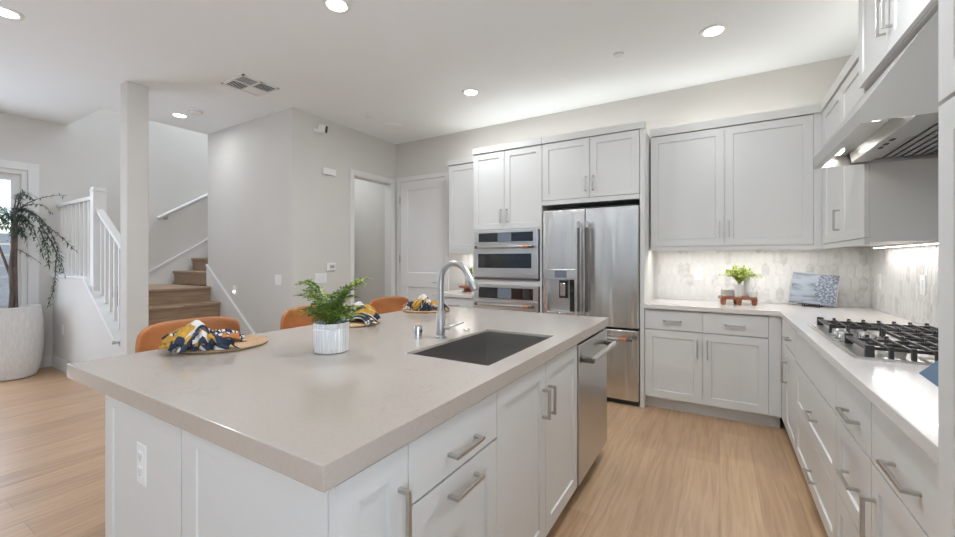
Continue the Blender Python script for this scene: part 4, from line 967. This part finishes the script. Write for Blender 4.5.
# geode art book on a black easel
bk = thing('art_book', 'blue and grey geode patterned book propped on the right back counter', 'book', (0.505, 4.30, 0.950), R(-22))
bk.rotation_euler = (R(-16), R(5), R(-14))
MB().box(0, 0.295, -0.012, 0.012, 0, 0.258).build('cover', AGATE, bk, 0.002)
MB().box(0.006, 0.2975, -0.009, 0.009, 0.003, 0.2605).build('pages', CREAM, bk)
es = thing('easel', 'small black wire easel under the geode patterned book', 'easel', (0.505, 4.315, 0.915), R(-22))
mb = MB()
for x in (0.10, 0.21):
    mb.tube([(x, 0.10, 0.003), (x, -0.035, 0.003), (x, -0.035, 0.03)], 0.003, 8)
    mb.tube([(x, 0.024, 0.003), (x, 0.068, 0.17)], 0.003, 8)
mb.tube([(0.10, -0.035, 0.004), (0.21, -0.035, 0.004)], 0.003, 8).tube([(0.10, 0.10, 0.003), (0.21, 0.10, 0.003)], 0.003, 8)
mb.build('wire_frame', LEGM, es, smooth=True)
# left corner riser + plant seen through the faucet
rz2 = thing('wooden_riser', 'small round reddish wooden riser on the counter left of the ovens', 'riser', (-2.62, 4.12, 0.915))
MB().lathe([(0.10, 0.05), (0.105, 0.055), (0.105, 0.07), (0.10, 0.075)], seg=32).build('top', WOODR, rz2, smooth=True)
MB().lathe([(0.06, 0), (0.06, 0.01), (0.04, 0.02), (0.045, 0.05)], seg=24).build('pedestal', WOODR, rz2, smooth=True)
p2 = thing('potted_plant', 'small lime green plant in a grey pot left of the ovens', 'potted plant', (-2.60, 4.12, 0.99))
MB().lathe([(0.04, 0), (0.045, 0.01), (0.048, 0.09), (0.044, 0.09), (0.01, 0.08)], seg=24).build('pot', GROUT, p2, smooth=True)
mb, st_ = MB(), MB(); bush(mb, st_, (0.02, 0, 0.085), 0.10, 0.14, 40, 0, 9); mb.build('leaves', [LIME, YELLOWG], p2); st_.build('stems', LIME, p2)

# ------------------------------------------------------------------ place settings
def charger(y, label):
    mb = MB(); prof = [(0.02, 0)]
    prof = [(0.165, 0.0), (0.178, 0.004), (0.18, 0.010), (0.174, 0.014)]
    r = 0.17
    while r > 0.02:
        prof += [(r, 0.0125), (r - 0.008, 0.0145)]; r -= 0.012
    mb.lathe(prof, seg=48); o = mb.build('charger_plate', BAMBOO, None, smooth=True, loc=(-1.925, y, 0.915))
    return tag(o, label, 'placemat', 'round wooden chargers on the island')
def napkin(loc, rot, seed, label):
    rg = random.Random(seed); mb = MB()
    def flap(ang, ln, w0, w1, fold, rise, z0, main, edge, tip, side=0.0, wob=0.0):
        nu, nv = 20, 13; n0 = len(mb.v); ca, sa = math.cos(ang), math.sin(ang); ph = rg.uniform(0, 6)
        for i in range(nu + 1):
            t = i / nu; wd = (w0 + (w1 - w0) * t ** 0.8) * (1 - 0.25 * max(0, t - 0.85) / 0.15)
            zc = z0 * (1 - t) + rise * math.sin(PI * min(1, t * 0.93 + 0.03)) ** 0.9 + 0.006 * t
            for j in range(nv):
                a = (j / (nv - 1) - 0.5) * 2
                z = zc + fold * (1 - abs(a)) * (0.5 + 0.7 * t) - fold * 0.55 + 0.006 * math.sin(a * 7 + ph + t * 6) * t
                u = ln * t + 0.010 * math.sin(a * 9 + ph) * t; v = a * wd / 2 + wob * math.sin(t * 5 + ph) * t + side * t * t
                mb.v.append((u * ca - v * sa, u * sa + v * ca, max(0.001 + 0.002 * abs(a), z)))
        for i in range(nu):
            for j in range(nv - 1):
                t = (i + 0.5) / nu; a = abs(((j + 0.5) / (nv - 1) - 0.5) * 2)
                c = edge if a > 0.80 else (tip if t > 0.86 else main)
                mb.f.append((n0 + i * nv + j, n0 + i * nv + j + 1, n0 + (i + 1) * nv + j + 1, n0 + (i + 1) * nv + j)); mb.mi.append(c)
    # 0 mustard, 1 navy, 2 cream, 3 print
    fan = [(-78, 1, 2, 3, 0.030), (-52, 0, 2, 1, 0.055), (-28, 3, 1, 0, 0.050), (-6, 0, 2, 0, 0.075), (16, 0, 1, 1, 0.060), (38, 2, 1, 1, 0.055), (60, 0, 2, 1, 0.040), (84, 1, 2, 1, 0.024)]
    for (dg, mn, ed, tp, rs) in fan:
        flap(PI + R(dg + rg.uniform(-6, 6)), 0.135 + rg.uniform(-0.02, 0.02), 0.022, 0.075, 0.034, rs * rg.uniform(0.85, 1.1), 0.03, mn, ed, tp, rg.uniform(-0.02, 0.02), 0.012)
    for (dg, mn, ed, tp, rs) in ((-40, 0, 2, 1, 0.030), (20, 0, 1, 0, 0.026), (0, 2, 1, 1, 0.085)):
        flap(PI + R(dg), 0.10, 0.03, 0.08, 0.03, rs, 0.045, mn, ed, tp, 0.015, 0.012)
    for (dg, rs, ed) in ((-30, 0.020, 1), (-10, 0.034, 2), (12, 0.030, 1), (32, 0.018, 2)):
        flap(R(dg), 0.125 + rg.uniform(-0.02, 0.015), 0.024, 0.045, 0.028, rs, 0.03, 3, ed, 3, 0.0, 0.008)
    mb.v = [(p[0] * 1.14, p[1] * 1.2, p[2] * 1.0) for p in mb.v]
    t_ = thing('cloth_napkin', label, 'napkin', loc, rot, 'printed napkins on the island')
    o = mb.build('cloth', [MUSTARD, NAVY, CREAM, PRINT], t_, smooth=True)
    so = o.modifiers.new('solid', 'SOLIDIFY'); so.thickness = 0.0022
    MB().tube([(0, math.cos(k * PI / 8) * 0.031, 0.038 + 0.033 * math.sin(k * PI / 8)) for k in range(17)], 0.006, 8, False).build('napkin_ring', PRINT, t_, smooth=True)
    return t_
CY_ = (0.97, 1.70, 2.44)
charger(CY_[0], 'round wooden charger nearest the camera on the island')
charger(CY_[1], 'round wooden charger behind the fern on the island')
charger(CY_[2], 'round wooden charger at the far end of the island')
napkin((-1.915, 0.90, 0.928), R(104), 1, 'mustard and navy printed napkin on the nearest charger')
napkin((-1.90, 1.68, 0.930), R(260), 2, 'mustard and navy printed napkin mostly hidden behind the fern')
napkin((-1.905, 2.42, 0.930), R(104), 5, 'mustard and navy printed napkin on the far charger')

# ------------------------------------------------------------------ counter stools
def stool():
    t = thing('counter_stool', 'x', 'stool', (0, 0, 0))
    prof = [(0.215, 0.640), (0.20, 0.658), (0.10, 0.655), (0.0, 0.645), (-0.10, 0.645), (-0.165, 0.66), (-0.205, 0.71), (-0.222, 0.78), (-0.235, 0.86), (-0.245, 0.93), (-0.25, 0.985)]
    wid = [0.185, 0.20, 0.215, 0.225, 0.232, 0.24, 0.245, 0.247, 0.247, 0.246, 0.232]
    mb = MB(); nv = 13; n = len(prof)
    for i, ((x, z), wd) in enumerate(zip(prof, wid)):
        bk = max(0, (i - 4) / (n - 5))
        for j in range(nv):
            a = (j / (nv - 1) - 0.5) * 2
            mb.v.append((x + 0.075 * bk * abs(a) ** 2.2, a * wd, z + (0.02 * a * a if i < 6 else -0.03 * (abs(a) ** 6) * (bk ** 2))))
    for i in range(n - 1):
        for j in range(nv - 1):
            mb.f.append((i * nv + j, i * nv + j + 1, (i + 1) * nv + j + 1, (i + 1) * nv + j)); mb.mi.append(0)
    def sub(lo, hi, name):
        m2 = MB(); m2.v = mb.v[lo * nv:(hi + 1) * nv]; k = hi - lo
        for i in range(k):
            for j in range(nv - 1): m2.f.append((i * nv + j, i * nv + j + 1, (i + 1) * nv + j + 1, (i + 1) * nv + j)); m2.mi.append(0)
        o = m2.build(name, LEATHER, t, smooth=True)
        s_ = o.modifiers.new('solid', 'SOLIDIFY'); s_.thickness = 0.03; s_.offset = 0
        b_ = o.modifiers.new('sub', 'SUBSURF'); b_.levels = 2; b_.render_levels = 2
        return o
    sub(0, 5, 'seat'); sub(5, 10, 'backrest')
    for (sx, sy) in ((1, 1), (1, -1), (-1, 1), (-1, -1)):
        MB().tube([(sx * 0.12, sy * 0.14, 0.635), (sx * 0.19, sy * 0.20, 0.0)], 0.011, 10).build('leg', LEGM, t, smooth=True)
    q = [(0.174, 0.186, 0.17), (-0.174, 0.186, 0.17), (-0.174, -0.186, 0.17), (0.174, -0.186, 0.17), (0.174, 0.186, 0.17)]
    m2 = MB()
    for a, b_ in zip(q[:-1], q[1:]): m2.tube([a, b_], 0.008, 8)
    m2.build('foot_rail', LEGM, t, smooth=True)
    MB().box(-0.13, 0.13, -0.15, 0.15, 0.622, 0.634).build('seat_frame', LEGM, t)
    return t
s0 = stool()
for i, (y, lab) in enumerate(((1.055, 'rust leather counter stool nearest the camera, behind the front napkin'), (1.80, 'rust leather counter stool behind the fern, middle of the three'), (2.545, 'rust leather counter stool at the far end of the island'))):
    o = s0 if i == 0 else copy_tree(s0)
    o.location = (-2.21, y, 0); o['label'] = lab; o['group'] = 'counter stools along the island'

# ------------------------------------------------------------------ potted tree by the patio door
tr = thing('potted_tree', 'tall weeping tree in a white ribbed planter by the patio door', 'potted tree', (-6.73, 1.165, 0))
MB().lathe([(0.17, 0), (0.19, 0.01), (0.225, 0.10), (0.245, 0.30), (0.250, 0.50), (0.240, 0.68), (0.225, 0.775), (0.228, 0.785), (0.212, 0.785), (0.208, 0.74), (0.02, 0.735)], seg=72, flute=0.006).build('planter', PLANTER, tr, smooth=True)
MB().lathe([(0.208, 0.735), (0.205, 0.752), (0.1, 0.762), (0.02, 0.76)], seg=28).build('soil', SOIL, tr, smooth=True)
U = Vector((0.857, 0.515, 0)); Wd = Vector((-0.515, 0.857, 0))
def T(u, z, d=0.0): return U * u + Wd * d + Vector((0, 0, z))
tb = MB()
trunk = [T(0.0, 0.74), T(0.01, 0.95), T(-0.005, 1.2), T(0.02, 1.45), T(0.015, 1.65), T(0.03, 1.80)]
tb.tube([tuple(p) for p in trunk], [0.026, 0.022, 0.020, 0.018, 0.015, 0.011], 10)
tb.tube([tuple(p) for p in (T(0.03, 0.74, 0.02), T(0.028, 1.0, 0.02), T(0.03, 1.3, 0.015), T(0.045, 1.6, 0.01), T(0.06, 1.78, 0.0))], [0.018, 0.015, 0.014, 0.012, 0.009], 10)
tb.tube([tuple(p) for p in (T(-0.01, 1.12), T(-0.06, 1.32, -0.02), T(-0.13, 1.55, -0.04), T(-0.17, 1.75, -0.05))], [0.014, 0.012, 0.010, 0.007], 8)
lf = MB(); rg = random.Random(11)
def branch(p0, p1, p2, n, dens, ll=0.06):
    pts = bez(p0, p1, p2, n)
    tb.tube([tuple(p) for p in pts], [0.006 - 0.0045 * i / n for i in range(n + 1)], 6, False)
    for i in range(1, n + 1):
        tan = (pts[i] - pts[i - 1]).normalized()
        for j in range(dens):
            q = pts[i - 1].lerp(pts[i], rg.random())
            d = tan * 0.7 + Vector((rg.uniform(-1, 1), rg.uniform(-1, 1), rg.uniform(-0.9, 0.7)))
            lf.cur = 0; leaf(lf, q, d, Vector((rg.uniform(-.4, .4), rg.uniform(-.4, .4), 1)), ll * rg.uniform(0.6, 1.2), 0.011)
    leaf(lf, pts[-1], pts[-1] - pts[-2], Vector((0, 0, 1)), ll, 0.011)
a0 = T(0.03, 1.80)
branch(a0, T(0.25, 2.02), T(0.46, 1.40, -0.03), 18, 7)
branch(T(0.10, 1.84), T(0.38, 1.90, 0.04), T(0.56, 1.14, 0.03), 20, 7)
branch(T(0.06, 1.78), T(0.24, 1.85, -0.03), T(0.38, 1.36, -0.03), 14, 7)
branch(T(0.28, 1.75), T(0.50, 1.62), T(0.68, 1.42, 0.02), 13, 5)
branch(T(0.36, 1.62), T(0.52, 1.45), T(0.53, 1.20), 12, 6)
branch(T(0.30, 1.66), T(0.40, 1.50), T(0.42, 1.24), 12, 6)
branch(a0, T(0.20, 2.02), T(0.58, 2.02, 0.02), 14, 3, 0.05)
branch(T(0.10, 1.88), T(0.33, 1.98), T(0.46, 1.83, -0.02), 10, 3, 0.05)
branch(T(0.05, 1.42), T(0.14, 1.40), T(0.30, 1.28), 9, 3, 0.05)
branch(T(0.46, 1.30, 0.03), T(0.50, 1.02), T(0.36, 0.80, 0.05), 13, 4, 0.05)
for k in range(22):
    a = rg.uniform(0, 2 * PI); L_ = rg.uniform(0.12, 0.34); up = rg.uniform(0.05, 0.40)
    e = Vector((math.cos(a) * L_, math.sin(a) * L_ * 0.8, 0)); b0 = trunk[-1] + Vector((0, 0, rg.uniform(-0.25, 0.0)))
    if (b0 + e).x + tr.location.x < XL + 0.06: e.x = abs(e.x) * 0.3
    branch(b0, b0 + e * 0.5 + Vector((0, 0, up)), b0 + e + Vector((0, 0, up - rg.uniform(0.02, 0.30))), 9, 5)
for k in range(10):
    a = rg.uniform(0, 2 * PI); b0 = T(-0.17, 1.75, -0.05); e = Vector((math.cos(a), math.sin(a), 0)) * rg.uniform(0.1, 0.22)
    if (b0 + e).x + tr.location.x < XL + 0.06: e.x = abs(e.x) * 0.3
    branch(b0, b0 + e * 0.5 + Vector((0, 0, 0.15)), b0 + e + Vector((0, 0, rg.uniform(-0.15, 0.15))), 8, 5)
tb.build('trunk', BARK, tr, smooth=True); lf.build('foliage', DGREEN, tr)
